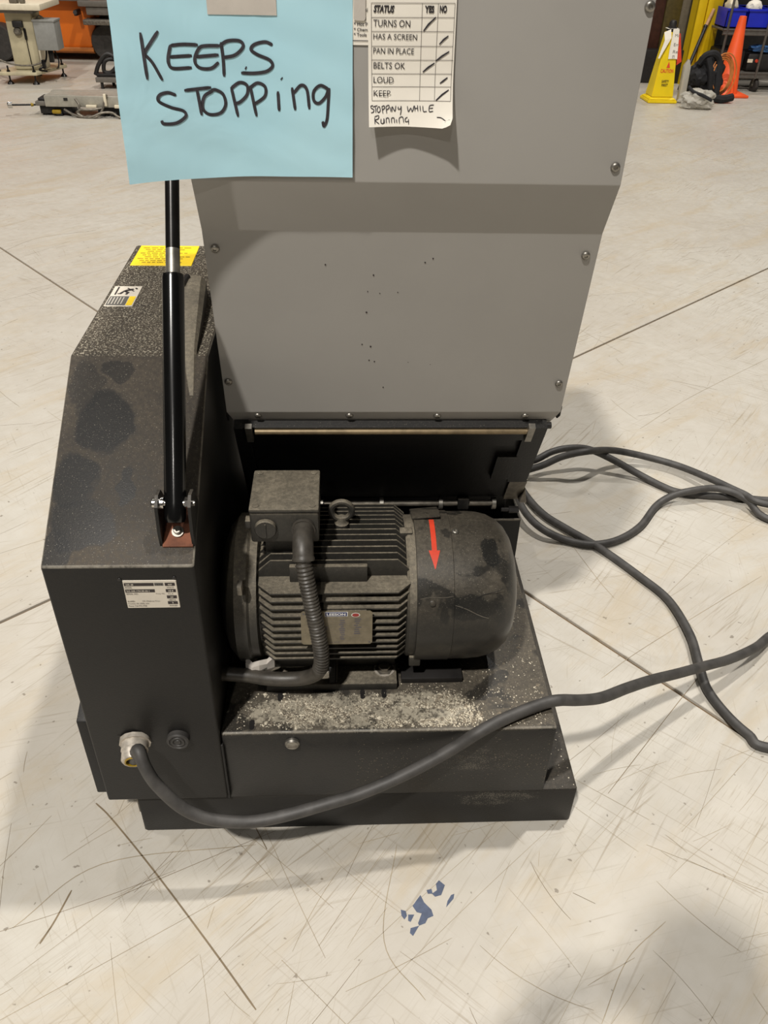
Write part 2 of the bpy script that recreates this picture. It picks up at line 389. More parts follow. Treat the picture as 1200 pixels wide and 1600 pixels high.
# ------------------------------------------------------------------ traced strokes and paths (metres)
NOTE_STROKES = [[(-0.2442, 1.2776), (-0.2423, 1.2302)], [(-0.2249, 1.2789), (-0.241, 1.2591), (-0.242, 1.2561), (-0.2343, 1.2469), (-0.2256, 1.2288)], [(-0.1823, 1.2648), (-0.1991, 1.2654), (-0.2132, 1.2642)], [(-0.2131, 1.2648), (-0.2168, 1.2528), (-0.2167, 1.2454), (-0.2118, 1.241), (-0.1915, 1.2414)], [(-0.2155, 1.2527), (-0.1902, 1.2538)], [(-0.1568, 1.2642), (-0.1739, 1.2639), (-0.1809, 1.2617), (-0.1866, 1.2531), (-0.187, 1.2457), (-0.1814, 1.2407), (-0.1694, 1.2406), (-0.1601, 1.2469)], [(-0.1863, 1.2525), (-0.1594, 1.2547)], [(-0.1555, 1.2679), (-0.1547, 1.2494), (-0.1552, 1.2321)], [(-0.1575, 1.2642), (-0.1478, 1.2692), (-0.1341, 1.2693), (-0.1304, 1.2635), (-0.1404, 1.2548), (-0.1545, 1.2519)], [(-0.0961, 1.2656), (-0.1046, 1.2685), (-0.117, 1.2659), (-0.1215, 1.2606), (-0.1142, 1.2554), (-0.1005, 1.25), (-0.0973, 1.2438), (-0.1047, 1.2379), (-0.1191, 1.2358), (-0.1349, 1.236)], [(-0.1296, 1.2417), (-0.1282, 1.2408)], [(-0.2123, 1.2127), (-0.2214, 1.2158), (-0.2311, 1.2133), (-0.2325, 1.2069), (-0.2198, 1.2001), (-0.206, 1.1957), (-0.2039, 1.1897), (-0.2149, 1.1829), (-0.2293, 1.1825), (-0.2316, 1.1863)], [(-0.2026, 1.2176), (-0.1713, 1.2203)], [(-0.1881, 1.2189), (-0.1854, 1.1902)], [(-0.1692, 1.2171), (-0.1802, 1.2108), (-0.1835, 1.1984), (-0.1766, 1.191), (-0.1634, 1.1921), (-0.1562, 1.2013), (-0.158, 1.2128), (-0.1663, 1.2177), (-0.1713, 1.2171)], [(-0.1478, 1.2209), (-0.1423, 1.1879)], [(-0.1479, 1.2196), (-0.1375, 1.2257), (-0.1289, 1.2226), (-0.1296, 1.2128), (-0.1384, 1.2046), (-0.1446, 1.2029)], [(-0.1253, 1.2226), (-0.1198, 1.1886)], [(-0.1255, 1.2203), (-0.1162, 1.2253), (-0.1075, 1.2212), (-0.1082, 1.2114), (-0.1184, 1.204), (-0.1231, 1.2026)], [(-0.0924, 1.2165), (-0.092, 1.195)], [(-0.0877, 1.2309), (-0.0867, 1.2299)], [(-0.0752, 1.221), (-0.0723, 1.196)], [(-0.0737, 1.2145), (-0.0643, 1.2235), (-0.0573, 1.2187), (-0.055, 1.1973)], [(-0.0312, 1.2201), (-0.0409, 1.2239), (-0.049, 1.2172), (-0.0493, 1.2074), (-0.0432, 1.2041), (-0.0346, 1.2119), (-0.0309, 1.2208), (-0.0319, 1.2027), (-0.0337, 1.1858), (-0.0375, 1.1786), (-0.0389, 1.184)]]
SHEET_OUT = [(0.0155, 1.3129), (0.118, 1.315), (0.1203, 1.1905), (0.1113, 1.1816), (0.0179, 1.1816)]
SHEET_GRID = [[(0.0192, 1.3102), (0.116, 1.3118)], [(0.0198, 1.2959), (0.116, 1.2975)], [(0.0204, 1.2818), (0.1159, 1.2833)], [(0.0206, 1.2667), (0.1166, 1.2681)], [(0.0208, 1.2523), (0.1181, 1.2537)], [(0.0211, 1.2377), (0.1176, 1.239)], [(0.0213, 1.2239), (0.117, 1.2253)], [(0.0215, 1.2091), (0.1173, 1.2103)], [(0.0192, 1.3102), (0.0215, 1.2091)], [(0.0782, 1.3111), (0.0795, 1.21)], [(0.0967, 1.3114), (0.0976, 1.2103)], [(0.116, 1.3118), (0.1173, 1.2106)]]
SHEET_CHECKS = [[(0.0946, 1.2976), (0.0861, 1.29), (0.0808, 1.2834)], [(0.1105, 1.279), (0.1051, 1.275), (0.1003, 1.2701)], [(0.1126, 1.2629), (0.104, 1.2577), (0.0974, 1.2528)], [(0.0958, 1.2504), (0.0885, 1.2457), (0.0822, 1.2407)], [(0.1124, 1.2353), (0.1074, 1.2316), (0.1035, 1.2289)], [(0.1145, 1.2223), (0.1066, 1.2169), (0.0993, 1.2106)]]
SHEET_HAND = [[(0.0229, 1.2043), (0.0202, 1.2037), (0.0206, 1.2016), (0.0236, 1.2), (0.023, 1.1973), (0.0203, 1.1967)], [(0.0224, 1.2027), (0.0282, 1.2044)], [(0.0256, 1.2033), (0.0262, 1.1968)], [(0.0288, 1.2028), (0.0277, 1.1995), (0.0295, 1.1969), (0.0316, 1.1991), (0.0306, 1.2028), (0.0288, 1.2028)], [(0.0336, 1.2029), (0.0349, 1.1959)], [(0.0332, 1.2029), (0.0359, 1.204), (0.0371, 1.2019), (0.0345, 1.1997)], [(0.0386, 1.2029), (0.0396, 1.196)], [(0.0383, 1.2032), (0.0418, 1.2046), (0.0424, 1.2019), (0.0395, 1.1997)], [(0.0442, 1.2025), (0.0447, 1.1977)], [(0.0461, 1.1977), (0.0462, 1.2031), (0.0496, 1.1983), (0.0506, 1.2042)], [(0.0536, 1.2032), (0.0537, 1.2005), (0.0566, 1.2011), (0.0571, 1.2038), (0.0573, 1.1989), (0.0563, 1.1941)], [(0.0648, 1.2039), (0.0662, 1.198), (0.069, 1.2018), (0.071, 1.1981), (0.0731, 1.2046)], [(0.0737, 1.2046), (0.0743, 1.1987)], [(0.0772, 1.2052), (0.0778, 1.1987)], [(0.0741, 1.2016), (0.0777, 1.202)], [(0.0802, 1.2047), (0.081, 1.1988)], [(0.0837, 1.2047), (0.0846, 1.1988), (0.0888, 1.1989)], [(0.0973, 1.206), (0.092, 1.2049), (0.0917, 1.1989), (0.0965, 1.1993)], [(0.0919, 1.2022), (0.0963, 1.2026)], [(0.0249, 1.1919), (0.0252, 1.1848)], [(0.0246, 1.1925), (0.0296, 1.1936), (0.0291, 1.1904), (0.0255, 1.1887), (0.0304, 1.1849)], [(0.0326, 1.1904), (0.0327, 1.1861), (0.0357, 1.1856), (0.0362, 1.1905), (0.0369, 1.1856)], [(0.0393, 1.1856), (0.0392, 1.1905), (0.0421, 1.1906), (0.0429, 1.1857)], [(0.0458, 1.1857), (0.0457, 1.1906), (0.0487, 1.1907), (0.0494, 1.1858)], [(0.0517, 1.1896), (0.0521, 1.1858)], [(0.0554, 1.1853), (0.0552, 1.1908), (0.0593, 1.1919), (0.0608, 1.1859)], [(0.0653, 1.192), (0.0627, 1.1903), (0.0631, 1.1871), (0.0667, 1.1877)], [(0.0666, 1.1899), (0.0668, 1.1844)], [(0.101, 1.1931), (0.1064, 1.1927), (0.112, 1.1895)], [(0.1179, 1.1912), (0.1126, 1.1895), (0.111, 1.1862)]]
SHEET_TEXT = [('STATUS', 0.022, 1.3008, 0.0242, 0.0076), ('YES', 0.0812, 1.3016, 0.0111, 0.0074), ('NO', 0.0986, 1.302, 0.0084, 0.0076), ('TURNS ON', 0.022, 1.2868, 0.0431, 0.0071), ('HAS A SCREEN', 0.0222, 1.2739, 0.0514, 0.0059), ('PAN IN PLACE', 0.0224, 1.259, 0.0482, 0.0063), ('BELTS OK', 0.0229, 1.2433, 0.0378, 0.0068), ('LOUD', 0.0231, 1.2281, 0.0242, 0.0068), ('KEEP', 0.0234, 1.2142, 0.0203, 0.0064)]
NOTICE_TEXT = [('el', 0.0104, 1.2924, 0.0031, 0.0029), ('* Hot P', -0.0007, 1.2869, 0.0161, 0.0037), ('* Chem', -0.0007, 1.2815, 0.0162, 0.0035), ('* Tools', -0.0007, 1.2762, 0.0151, 0.0037), ('ni', 0.0114, 1.3013, 0.0039, 0.0036)]
PAINT_CHIPS = [[(0.1494, -0.1112), (0.1594, -0.1207), (0.1511, -0.1385), (0.14, -0.1413), (0.1349, -0.1358), (0.1442, -0.1293), (0.1435, -0.1179)], [(0.1259, -0.1288), (0.1348, -0.1268), (0.1362, -0.1358), (0.1275, -0.1356)], [(0.1143, -0.1374), (0.1197, -0.1509), (0.1315, -0.1643), (0.1339, -0.1752), (0.1238, -0.1791), (0.1189, -0.1875), (0.108, -0.1913), (0.1063, -0.1871), (0.1139, -0.1703), (0.1056, -0.1679), (0.0991, -0.1568), (0.1072, -0.1461)], [(0.0782, -0.1627), (0.0866, -0.1651), (0.0882, -0.1738), (0.0835, -0.18), (0.0789, -0.1735)], [(0.0904, -0.1717), (0.101, -0.172), (0.0938, -0.1846), (0.0897, -0.1823)], [(0.0931, -0.1951), (0.108, -0.1913), (0.101, -0.2016), (0.0963, -0.2084), (0.0913, -0.2033)], [(0.1684, -0.139), (0.1743, -0.1369), (0.172, -0.1458), (0.1575, -0.1607), (0.1608, -0.1499)]]
FLOOR_MARKS = [[(-0.4951, 0.063), (-0.457, 0.0276), (-0.3604, -0.0777), (-0.2408, -0.2165), (-0.1586, -0.3157)], [(-0.4961, -0.1106), (-0.5108, -0.1654), (-0.5246, -0.2024)], [(-0.1847, 0.0014), (-0.1612, -0.0423)], [(0.385, -0.1412), (0.42, -0.162)], [(0.5012, 0.0583), (0.6971, 0.2626), (0.7864, 0.3533)], [(0.3818, -0.3538), (0.4495, -0.2588), (0.5344, -0.1971)], [(0.5444, -0.053), (0.7349, -0.1515)], [(0.078, -0.04), (0.0469, -0.2148), (0.1091, -0.3103)], [(-1.6789, 3.1423), (-1.5605, 3.3657), (-1.303, 3.4968)], [(-0.5171, 4.5347), (-0.2509, 3.8723)], [(-0.0182, -0.3406), (-0.1229, -0.2408)], [(0.6197, -0.0287), (0.8807, 0.1893)], [(0.5658, 0.3579), (0.6989, 0.4556), (1.0837, 0.7047)], [(0.5859, 0.9336), (0.6402, 0.7114), (0.6676, 0.6243)], [(0.803, 0.6342), (0.8371, 0.4957)], [(0.9832, 1.4642), (1.238, 1.6893), (1.6569, 2.0049)], [(-0.5772, -0.1743), (-0.4541, -0.0628), (-0.1819, -0.0327)]]
CABLE = [(-0.3489, -0.045, 0.2971), (-0.3383, -0.062, 0.2783), (-0.321, -0.075, 0.247), (-0.2845, -0.085, 0.1975), (-0.2395, -0.09, 0.1709), (-0.1772, -0.088, 0.1579), (-0.1132, -0.08, 0.1633), (-0.0486, -0.07, 0.1768), (0.0057, -0.058, 0.1844), (0.0712, -0.042, 0.2041), (0.1256, -0.03, 0.2299), (0.1741, -0.018, 0.2573), (0.216, -0.01, 0.288), (0.2689, 0.0162, 0.291), (0.3293, 0.0415, 0.291), (0.3592, 0.0489, 0.29), (0.4004, 0.0652, 0.27), (0.4522, 0.0916, 0.245), (0.5194, 0.1397, 0.215), (0.5924, 0.1907, 0.18), (0.6684, 0.2381, 0.145), (0.7494, 0.2886, 0.11), (0.8319, 0.3358, 0.08), (0.9246, 0.3983, 0.05), (1.0038, 0.4624, 0.03), (1.05, 0.45, 0.013), (1.35, 0.6, 0.013), (1.55, 0.42, 0.013), (1.4, 0.18, 0.013), (1.1, 0.12, 0.013), (0.8666, 0.1499, 0.013), (0.8334, 0.1851, 0.013), (0.8065, 0.2404, 0.013), (0.7895, 0.3113, 0.015), (0.7951, 0.3835, 0.02), (0.8076, 0.4781, 0.018), (0.7982, 0.6032, 0.013), (0.7518, 0.6947, 0.013), (0.6802, 0.8095, 0.013), (0.6113, 0.8927, 0.013), (0.5543, 0.9682, 0.013), (0.5201, 1.0637, 0.013), (0.5073, 1.1479, 0.02), (0.523, 1.1998, 0.03), (0.5671, 1.1818, 0.06), (0.6161, 1.2014, 0.075), (0.6736, 1.2151, 0.08), (0.7368, 1.2234, 0.07), (0.8042, 1.1997, 0.05), (0.8883, 1.1591, 0.02), (0.9429, 1.1068, 0.013), (0.9817, 1.0761, 0.013), (1.0535, 1.0589, 0.013), (1.1466, 1.0482, 0.013), (1.2462, 1.0309, 0.013), (1.45, 1.03, 0.013), (1.72, 1.12, 0.013), (1.9, 1.02, 0.013), (1.78, 0.86, 0.02), (1.5, 0.92, 0.035), (1.2121, 0.9712, 0.04), (1.149, 1.0266, 0.042), (1.0852, 1.11, 0.038), (1.017, 1.1931, 0.03), (0.9287, 1.2371, 0.035), (0.8209, 1.2316, 0.06), (0.7172, 1.1647, 0.1), (0.6435, 1.168, 0.08), (0.5848, 1.1651, 0.05), (0.522, 1.1607, 0.03), (0.493, 1.1013, 0.04), (0.4853, 1.0034, 0.04), (0.4977, 0.929, 0.038), (0.5331, 0.8744, 0.03), (0.5927, 0.8497, 0.013), (0.6587, 0.8292, 0.013), (0.7347, 0.848, 0.013), (0.8152, 0.9079, 0.013), (0.8902, 1.0026, 0.015), (0.9439, 1.0325, 0.03), (1.0012, 1.041, 0.042), (1.073, 1.0536, 0.042), (1.1229, 1.0334, 0.042), (1.1627, 1.0047, 0.03), (1.2043, 0.9336, 0.013), (1.42, 0.82, 0.013), (1.7, 0.6, 0.013)]
def proto(g, name, mats):
    o = g.build(name, mats); me = o.data; bpy.data.objects.remove(o); return me
def inst(me, name, parent, mat4):
    o = bpy.data.objects.new(name, me); COL.objects.link(o); o.parent = parent
    o.matrix_local = Matrix.Translation(-wloc(parent)) @ mat4
    return o
def frame(o, z, x=(1, 0, 0)):
    """placement at o with local Z along z and local X near x"""
    z = Vector(z).normalized(); x = Vector(x); x = (x-z*x.dot(z)).normalized(); y = z.cross(x)
    m = Matrix.Identity(4)
    for i in range(3): m[i][0] = x[i]; m[i][1] = y[i]; m[i][2] = z[i]; m[i][3] = Vector(o)[i]
    return m

# ------------------------------------------------------------------ floor: slabs with sawn joints
DA = Vector((.642, -.767)).normalized(); DB = Vector((-DA.y, DA.x)); NA = DB          # slab directions
g = G(); g.box((-9, -5, -.06), (11, 17, -.008))
floor = g.build('floor', 'joint', None, kind='structure', label='pale scratched sealed concrete hall floor')
OA, OB, PITCH, GAP = .760, .972, 4.6, .0095      # offsets measured along NA and DA-perpendicular
na = Vector((.767, .642)); nb = Vector((-.642, .767))
for i in range(-3, 3):
    for j in range(-3, 4):
        a0, a1 = OA+i*PITCH+GAP/2, OA+(i+1)*PITCH-GAP/2
        b0, b1 = OB+j*PITCH+GAP/2, OB+(j+1)*PITCH-GAP/2
        q = [na*a+nb*b for a, b in ((a0, b0), (a1, b0), (a1, b1), (a0, b1))]
        cx = sum(p.x for p in q)/4; cy = sum(p.y for p in q)/4
        if not (-9 < cx < 11 and -5 < cy < 16): continue
        g = G(); g.prism([(p.x, p.y) for p in q], -.05, 0.0, 'Z', 0, .0015, 1)
        g.build('slab', 'floor', floor, sharp=30)
# worn marks on the coating: scratches and gouges, chips through to the blue coat below
def floor_stroke(g, pts, w, m):
    g.ribbon([(x, y, .0004) for x, y in pts], w, (0, 0, 1), m)
g = G()
rs = random.Random(11)
for k in range(420):
    x = rs.uniform(-1.6, 2.6); y = rs.uniform(-.55, 3.4)
    if rs.random() < .35: y = rs.uniform(-.55, .2); x = rs.uniform(-.9, 1.0)
    if -.40 < x < .40 and .0 < y < .8: continue
    a = rs.choice((38, 45, 52, 30, -40, -55, 70, 15, 110)) + rs.gauss(0, 7); L = min(.9, rs.expovariate(7)+.03)
    c = rs.gauss(0, .09)*L; d = Vector((math.cos(R(a)), math.sin(R(a)))); q = Vector((-d.y, d.x))
    pts = [Vector((x, y))+d*(L*(t/7-.5))+q*(c*((t/7-.5)**2)) for t in range(8)]
    floor_stroke(g, pts, rs.choice((.0006, .0007, .0009)), 0 if rs.random() < .88 else 1)
for k, pts in enumerate(FLOOR_MARKS):
    if len(pts) > 2: pts = [(p.x, p.y) for p in spline([(x, y, 0) for x, y in pts], 8)]
    floor_stroke(g, pts, (.0030 if k < 3 else .0014), 1 if k < 5 else 0)
g.build('scratch_marks', ['scratch', 'scratch_dark'], floor, sharp=0, kind='stuff')
for pl in PAINT_CHIPS:
    g = G(); g.poly([(x, y, .0005) for x, y in pl], 0)
    c = g.build('paint_chip', 'chip', floor, sharp=0)
    if pl is PAINT_CHIPS[0]: c['label'] = 'blue patch where the pale floor coating has chipped away'
# back wall of the hall
g = G(); g.box((-9, 15.2, 0), (11, 15.35, 7.6)); g.build('wall_back', 'wall', None, kind='structure', label='dim far wall of the hall')

# ------------------------------------------------------------------ granulator
gran = thing('granulator', 'black and grey plastics granulator with an exposed motor standing on the floor', 'machine', (0, .4, 0))
HP = .277
g = G()
g.box((-.391, 0, .0), (.411, .86, .1025), 0, .006, 2)
base = g.build('base_frame', 'black', gran)
g = G()
g.prism([(0, .100), (0, HP-.004), (.004, HP), (.80, HP), (.80, .100)], -.2245, .346, 'X', 0, .0025, 2)
plat = g.build('motor_platform', 'platform', gran)
for (x, y, a) in ((-.130, .079, 0), (.015, .081, 0), (.053, .082, 0), (-.174, .018, 0)):
    g = G(); w, L = .0045, .006
    pts = [(x+w*math.cos(t), y+(L if math.sin(t) > 0 else -L)+w*math.sin(t)) for t in [k*math.pi/6 for k in range(12)]]
    g.prism(pts, HP-.001, HP+.0006, 'Z')
    g.build('slot_hole', 'bgblack', plat)
g = G(); g.lathe([(-.002, .0125), (.004, .0125), (.007, .010), (.0085, .004)], (-.106, 0, .251), (0, -1, 0), 20, 0)
g.box((-.114, -.0095, .2498), (-.098, -.007, .2522), 1)
g.build('cover_button', ['steel', 'worn'], plat, label='round bright metal screw button')
g = G(); g.box((-.40, .02, .03), (-.386, .10, .088), 0, .003); g.build('side_foot', 'worn', base)

# ---- belt guard
XL, XG, YG, Z0, Z1, Y2, Z2, Y3 = -.437, -.2255, -.0085, .1103, .6512, .288, .830, .80
guard = None
g = G(); g.prism([(YG, Z0), (YG, Z1), (Y2, Z2), (Y3, Z2), (Y3, Z0)], XL, XG, 'X', 0, .004, 3)
guard = g.build('belt_guard', 'guard', gran)
g = G(); g.prism([(.012, .105), (.012, .30), (.10, .33), (.72, .33), (.72, .105)], -.462, -.436, 'X', 0, .003)
g.build('side_cover', 'dark', guard)
SN = Vector((0, -.516, .856)); SU = Vector((0, .856, .516))   # slope normal and up-slope
def slope(x, s, h=0): return Vector((x, YG, Z1))+SU*s+SN*h
# lever cover on the slope
g = G()
sec = [(.226, .793, -.250, -.243, .004), (.30, .842, -.268, -.244, .016), (.40, .858, -.292, -.248, .024), (.50, .872, -.306, -.254, .036), (.535, .866, -.306, -.258, .030), (.545, .83, -.304, -.262, .001)]
rows = []
for (y, z, xa, xb, h) in sec:
    row = []
    for (u, k) in ((0, -1), (0, .7), (.10, .95), (.3, 1.0), (.6, 1.0), (.85, .93), (1, .6), (1, -1)):
        zz = z-(1-k)*h*.9 if k > 0 else z-h-.03
        row.append(g._v((xa+(xb-xa)*u, y, zz)))
    rows.append(row)
for a, b in zip(rows, rows[1:]):
    for k in range(7): g._f((a[k], a[k+1], b[k+1], b[k]), 0, True)
g._f(rows[0][::-1]); g._f(rows[-1])
bmesh.ops.recalc_face_normals(g.bm, faces=g.bm.faces[:])
g.build('lever_cover', 'motor', guard)
g = G(); g.tube([(-.2905, .475, .871), (-.288, .495, .8725), (-.286, .512, .872)], .0055, 8, 1)
g.tube([(-.2905, .425, .862), (-.2925, .45, .867), (-.292, .478, .874)], .0045, 8, 0)
g.lathe([(0, .007), (.012, .007), (.015, .003)], (-.290, .418, .859), (0, -.4, .9), 10, 0)
g.build('lever_bolt', ['chrome', 'bgblack'], guard, label='bright bolt in a black slot')
# rating plate
g = G(); yp = YG-.0012
def fp(x, z, e=0): return (x, yp-.0003-e, z)
g.prism([(-.3285, .6265), (-.2535, .6265), (-.2535, .574), (-.3285, .574)], YG+.0005, yp, 'Y', 0, .0006, 1)
def bar(x0, z0, x1, z1, m=1): g.poly([fp(x0, z0), fp(x1, z0), fp(x1, z1), fp(x0, z1)], m)
bar(-.327, .6165, -.2855, .6222); bar(-.2845, .6168, -.272, .6222, 2); bar(-.270, .6165, -.256, .6222)
bar(-.327, .6045, -.2855, .6102); bar(-.270, .6045, -.256, .6102); bar(-.270, .5925, -.256, .5982); bar(-.270, .5815, -.256, .5870)
def pt(t, x, z, w, h, m, b=.0): g.text(t, fp(x, z, .0003), (1, 0, 0), (0, 0, 1), w, h, m, b)
pt('200-48', -.325, .6178, .011, .003, 0, .01); pt('MODEL', -.3265, .6125, .010, .0026, 1)
pt('RG-200-174130-30-1', -.325, .6058, .032, .003, 0, .01); pt('SERIAL NO.', -.3265, .6005, .017, .0026, 1)
pt('1974', -.2835, .6180, .010, .0028, 1, .01); pt('460', -.266, .6178, .006, .003, 0, .01); pt('VOLTS', -.268, .6125, .010, .0024, 1)
pt('18.8', -.2665, .6058, .007, .003, 0, .01); pt('F.L.A', -.267, .6005, .007, .0024, 1); pt('Freq. Hz.', -.2845, .6005, .0125, .0026, 1)
pt('60', -.265, .5938, .004, .003, 0, .01); pt('HERTZ', -.268, .5885, .010, .0024, 1); pt('3', -.264, .5827, .002, .003, 0, .01); pt('PHASES', -.268, .5775, .011, .0024, 1)
pt('RAPID', -.3265, .5862, .010, .0026, 1); pt('250 Allegheny Drive', -.306, .5862, .025, .0028, 1)
pt('Freedom, PA 15042, USA', -.3265, .5817, .030, .0028, 1); pt('Phone 724-772-7700', -.3265, .5772, .026, .0028, 1)
g.build('rating_plate', ['label', 'label_dark', 'label_grey'], guard, sharp=0, label='white rating plate with black data bars')
# yellow warning sign and small safety label on the flat top
g = G(); zt = Z2+.0012
g.prism([(-.4255, .680), (-.308, .680), (-.308, .794), (-.4255, .794)], Z2-.0005, zt, 'Z', 0, .0005, 1)
for k in range(9):
    y = .778-k*.0105; x0 = -.418+(k % 3)*.006; x1 = -.318-(k*7 % 5)*.006
    x = x0
    while x < x1-.006:
        w = rs.uniform(.006, .014); g.poly([(x, y, zt+.0003), (min(x+w, x1), y, zt+.0003), (min(x+w, x1), y+.0034, zt+.0003), (x, y+.0034, zt+.0003)], 1); x += w+.003
g.build('warning_sign', ['yellow', 'yellow_ink'], guard, sharp=0, label='yellow warning sign with rows of fine print')
g = G()
def lp(u, v): return (-.4295+.049*u, .479+.092*v, zt+.0003)
def lq(u0, v0, u1, v1, m): g.poly([lp(u0, v0), lp(u1, v0), lp(u1, v1), lp(u0, v1)], m)
g.prism([(-.4295, .479), (-.3805, .479), (-.3805, .571), (-.4295, .571)], Z2-.0005, zt, 'Z', 0, .0004, 1)
lq(.04, .03, .72, .47, 2); lq(.74, .03, .96, .47, 3)
for k in range(5): g.poly([(lp(.1+.11*k, .08)[0], lp(0, .08)[1], zt+.0006), (lp(.13+.11*k, .08)[0], lp(0, .08)[1], zt+.0006), (lp(.13+.11*k, .4)[0], lp(0, .42)[1], zt+.0006), (lp(.1+.11*k, .4)[0], lp(0, .42)[1], zt+.0006)], 0)
lq(.14, .55, .2, .95, 1)
def stick(pts, w): g.ribbon([lp(*p) for p in pts], w, (0, 0, 1), 1)
stick([(.42, .72), (.60, .80), (.74, .84)], .009); stick([(.80, .86), (.86, .88)], .012)
stick([(.42, .72), (.34, .60), (.24, .60)], .006); stick([(.45, .74), (.60, .66), (.56, .56)], .006); stick([(.66, .80), (.80, .72)], .004); stick([(.62, .82), (.50, .90)], .004)
g.build('safety_label', ['label', 'label_dark', 'label_grey', 'yellow'], guard, sharp=0, label='small label with a falling figure pictogram')
# cable gland, plug, small holes
g = G()
g.lathe([(-.002, .026), (.006, .026), (.006, .0225), (.018, .0225), (.020, .021), (.034, .021), (.038, .0185), (.038, .0145), (.024, .0145)], (-.364, YG, .275), (.10, -1, -.18), 12, 0, False, False)
g.lathe([(.030, .0146), (.0395, .0146), (.0395, .0125), (.030, .0125)], (-.364, YG, .275), (.10, -1, -.18), 20, 1, True, False)
g.build('cable_gland', ['gland', 'yellow_ink'], guard, label='ribbed silver metal cable gland')
g = G()
g.lathe([(-.002, .0185), (.009, .0185), (.011, .0165), (.011, .0145), (.009, .0135), (.009, .0115), (.011, .0105), (.011, .0085), (.009, .0075), (.009, .0055), (.011, .0045), (.011, .001)], (-.292, YG, .281), (0, -1, 0), 28)
g.build('blanking_plug', 'rubber', guard, label='round ribbed black plastic plug')
g = G()
for (x, z) in ((-.391, .270), (-.388, .288), (-.338, .271), (-.342, .288)): g.box((x-.003, YG-.0006, z-.0012), (x+.003, YG+.001, z+.0012))
for (x, z) in ((-.332, .628), (-.2555, .6305)): g.lathe([(-.001, .003), (.0012, .003), (.0016, .0015)], (x, YG, z), (0, -1, 0), 8)
g.build('rivet_holes', 'bgblack', guard, sharp=0, kind='stuff')
g = G(); g.box((XG-.001, -.006, .105), (XG+.0035, .014, .255), 0, .001, 1); g.build('fold_shade_strip', 'dark', guard)  # dark strip in place of the shadow beside the guard's folded edge

# ---- gas strut with its clevis
strut = None
P0 = Vector((-.250, .040, .724)); U = Vector((0, .578, .816)).normalized(); Lc = .318
g = G(); g.lathe([(-.026, .0125), (-.02, .0148), (.0, .0152), (Lc-.006, .0152), (Lc-.001, .0142), (Lc, .0115)], P0, U, 28)
strut = g.build('gas_strut', 'gloss', gran, label='glossy black gas strut cylinder')
g = G(); g.lathe([(Lc+.034, .0098), (Lc+.40, .0098)], P0, U, 24, 0, caps=False); g.lathe([(Lc-.02, .0098), (Lc+.034, .0098)], P0, U, 24, 1, caps=False)
g.build('strut_rod', ['satin', 'steel'], strut)
g = G(); e = P0+U*(Lc+.40); g.lathe([(-.012, .013), (.022, .013), (.024, .010)], e, U, 16); g.cyl(e+Vector((-.012, 0, .008)), e+Vector((.045, 0, .008)), .007, 12)
g.build('strut_eye', 'worn', strut)
g = G()
def sl(x, s, h): return slope(x, s, h)
c0, c1 = .040, .100
def plate(g, xs, s0, s1, h0, h1, m):
    b = [sl(x, s, h) for x in xs for s in (s0, s1) for h in (h0, h1)]
    V = [g._v(p) for p in b]
    for q in ((0, 1, 3, 2), (4, 6, 7, 5), (0, 4, 5, 1), (2, 3, 7, 6), (0, 2, 6, 4), (1, 5, 7, 3)): g._f([V[k] for k in q], m)
plate(g, (-.2705, -.2285), .028, .100, 0, .0035, 0)
bmesh.ops.recalc_face_normals(g.bm, faces=g.bm.faces[:])
g.build('clevis_plate', 'rust', strut, label='rusty clevis base plate')
for x in (-.2725, -.2275):
    g = G(); t = .0022; pts = [(.030, 0), (.040, .022), (.066, .054), (.084, .056), (.098, .044), (.100, 0)]
    A = [g._v(sl(x-t, s, h)) for s, h in pts]; B = [g._v(sl(x+t, s, h)) for s, h in pts]
    g._f(A[::-1]); g._f(B)
    for k in range(6): g._f((A[k], A[(k+1) % 6], B[(k+1) % 6], B[k]))
    bmesh.ops.recalc_face_normals(g.bm, faces=g.bm.faces[:])
    g.build('clevis_ear', 'black', strut)
pin = sl(-.25, .078, .042)
g = G(); g.cyl(pin+Vector((-.030, 0, 0)), pin+Vector((.028, 0, 0)), .0045, 12)
g.lathe([(0, .0075), (.004, .0075), (.006, .005)], pin+Vector((-.026, 0, 0)), (-1, 0, 0), 14); g.lathe([(0, .0085), (.008, .0085)], pin+Vector((.0145, 0, 0)), (1, 0, 0), 6, 0, False)
g.lathe([(0, .009), (.006, .009)], pin+Vector((-.0205, 0, 0)), (1, 0, 0), 14)
g.build('clevis_pin', 'chrome', strut, label='bright pin through the clevis')
g = G(); g.lathe([(0, .0085), (.003, .0085), (.003, .0055), (.0075, .0055), (.0085, .0045), (.0085, .0022), (.004, .0022)], sl(-.2505, .050, .0035), SN, 18, 0, False)
g.build('socket_screw', 'steel', strut)

# ---- hopper (bent grey sheet)
XA, XB = -.2095, .3515
PU0, PU1 = (.2075, 1.53), (.2145, 1.111); PL0 = (.2545, 1.034); PL1 = (.3068, .7185); PB = (.3265, .6875)
g = G()
prof = [PU0, PU1, PL0, PL1, PB, (.74, .689), (.80, 1.0), (.80, 1.53)]
t = bmesh.new(); A = [t.verts.new((XA, y, z)) for y, z in prof]; B = [t.verts.new((XB, y, z)) for y, z in prof]; n = len(prof)
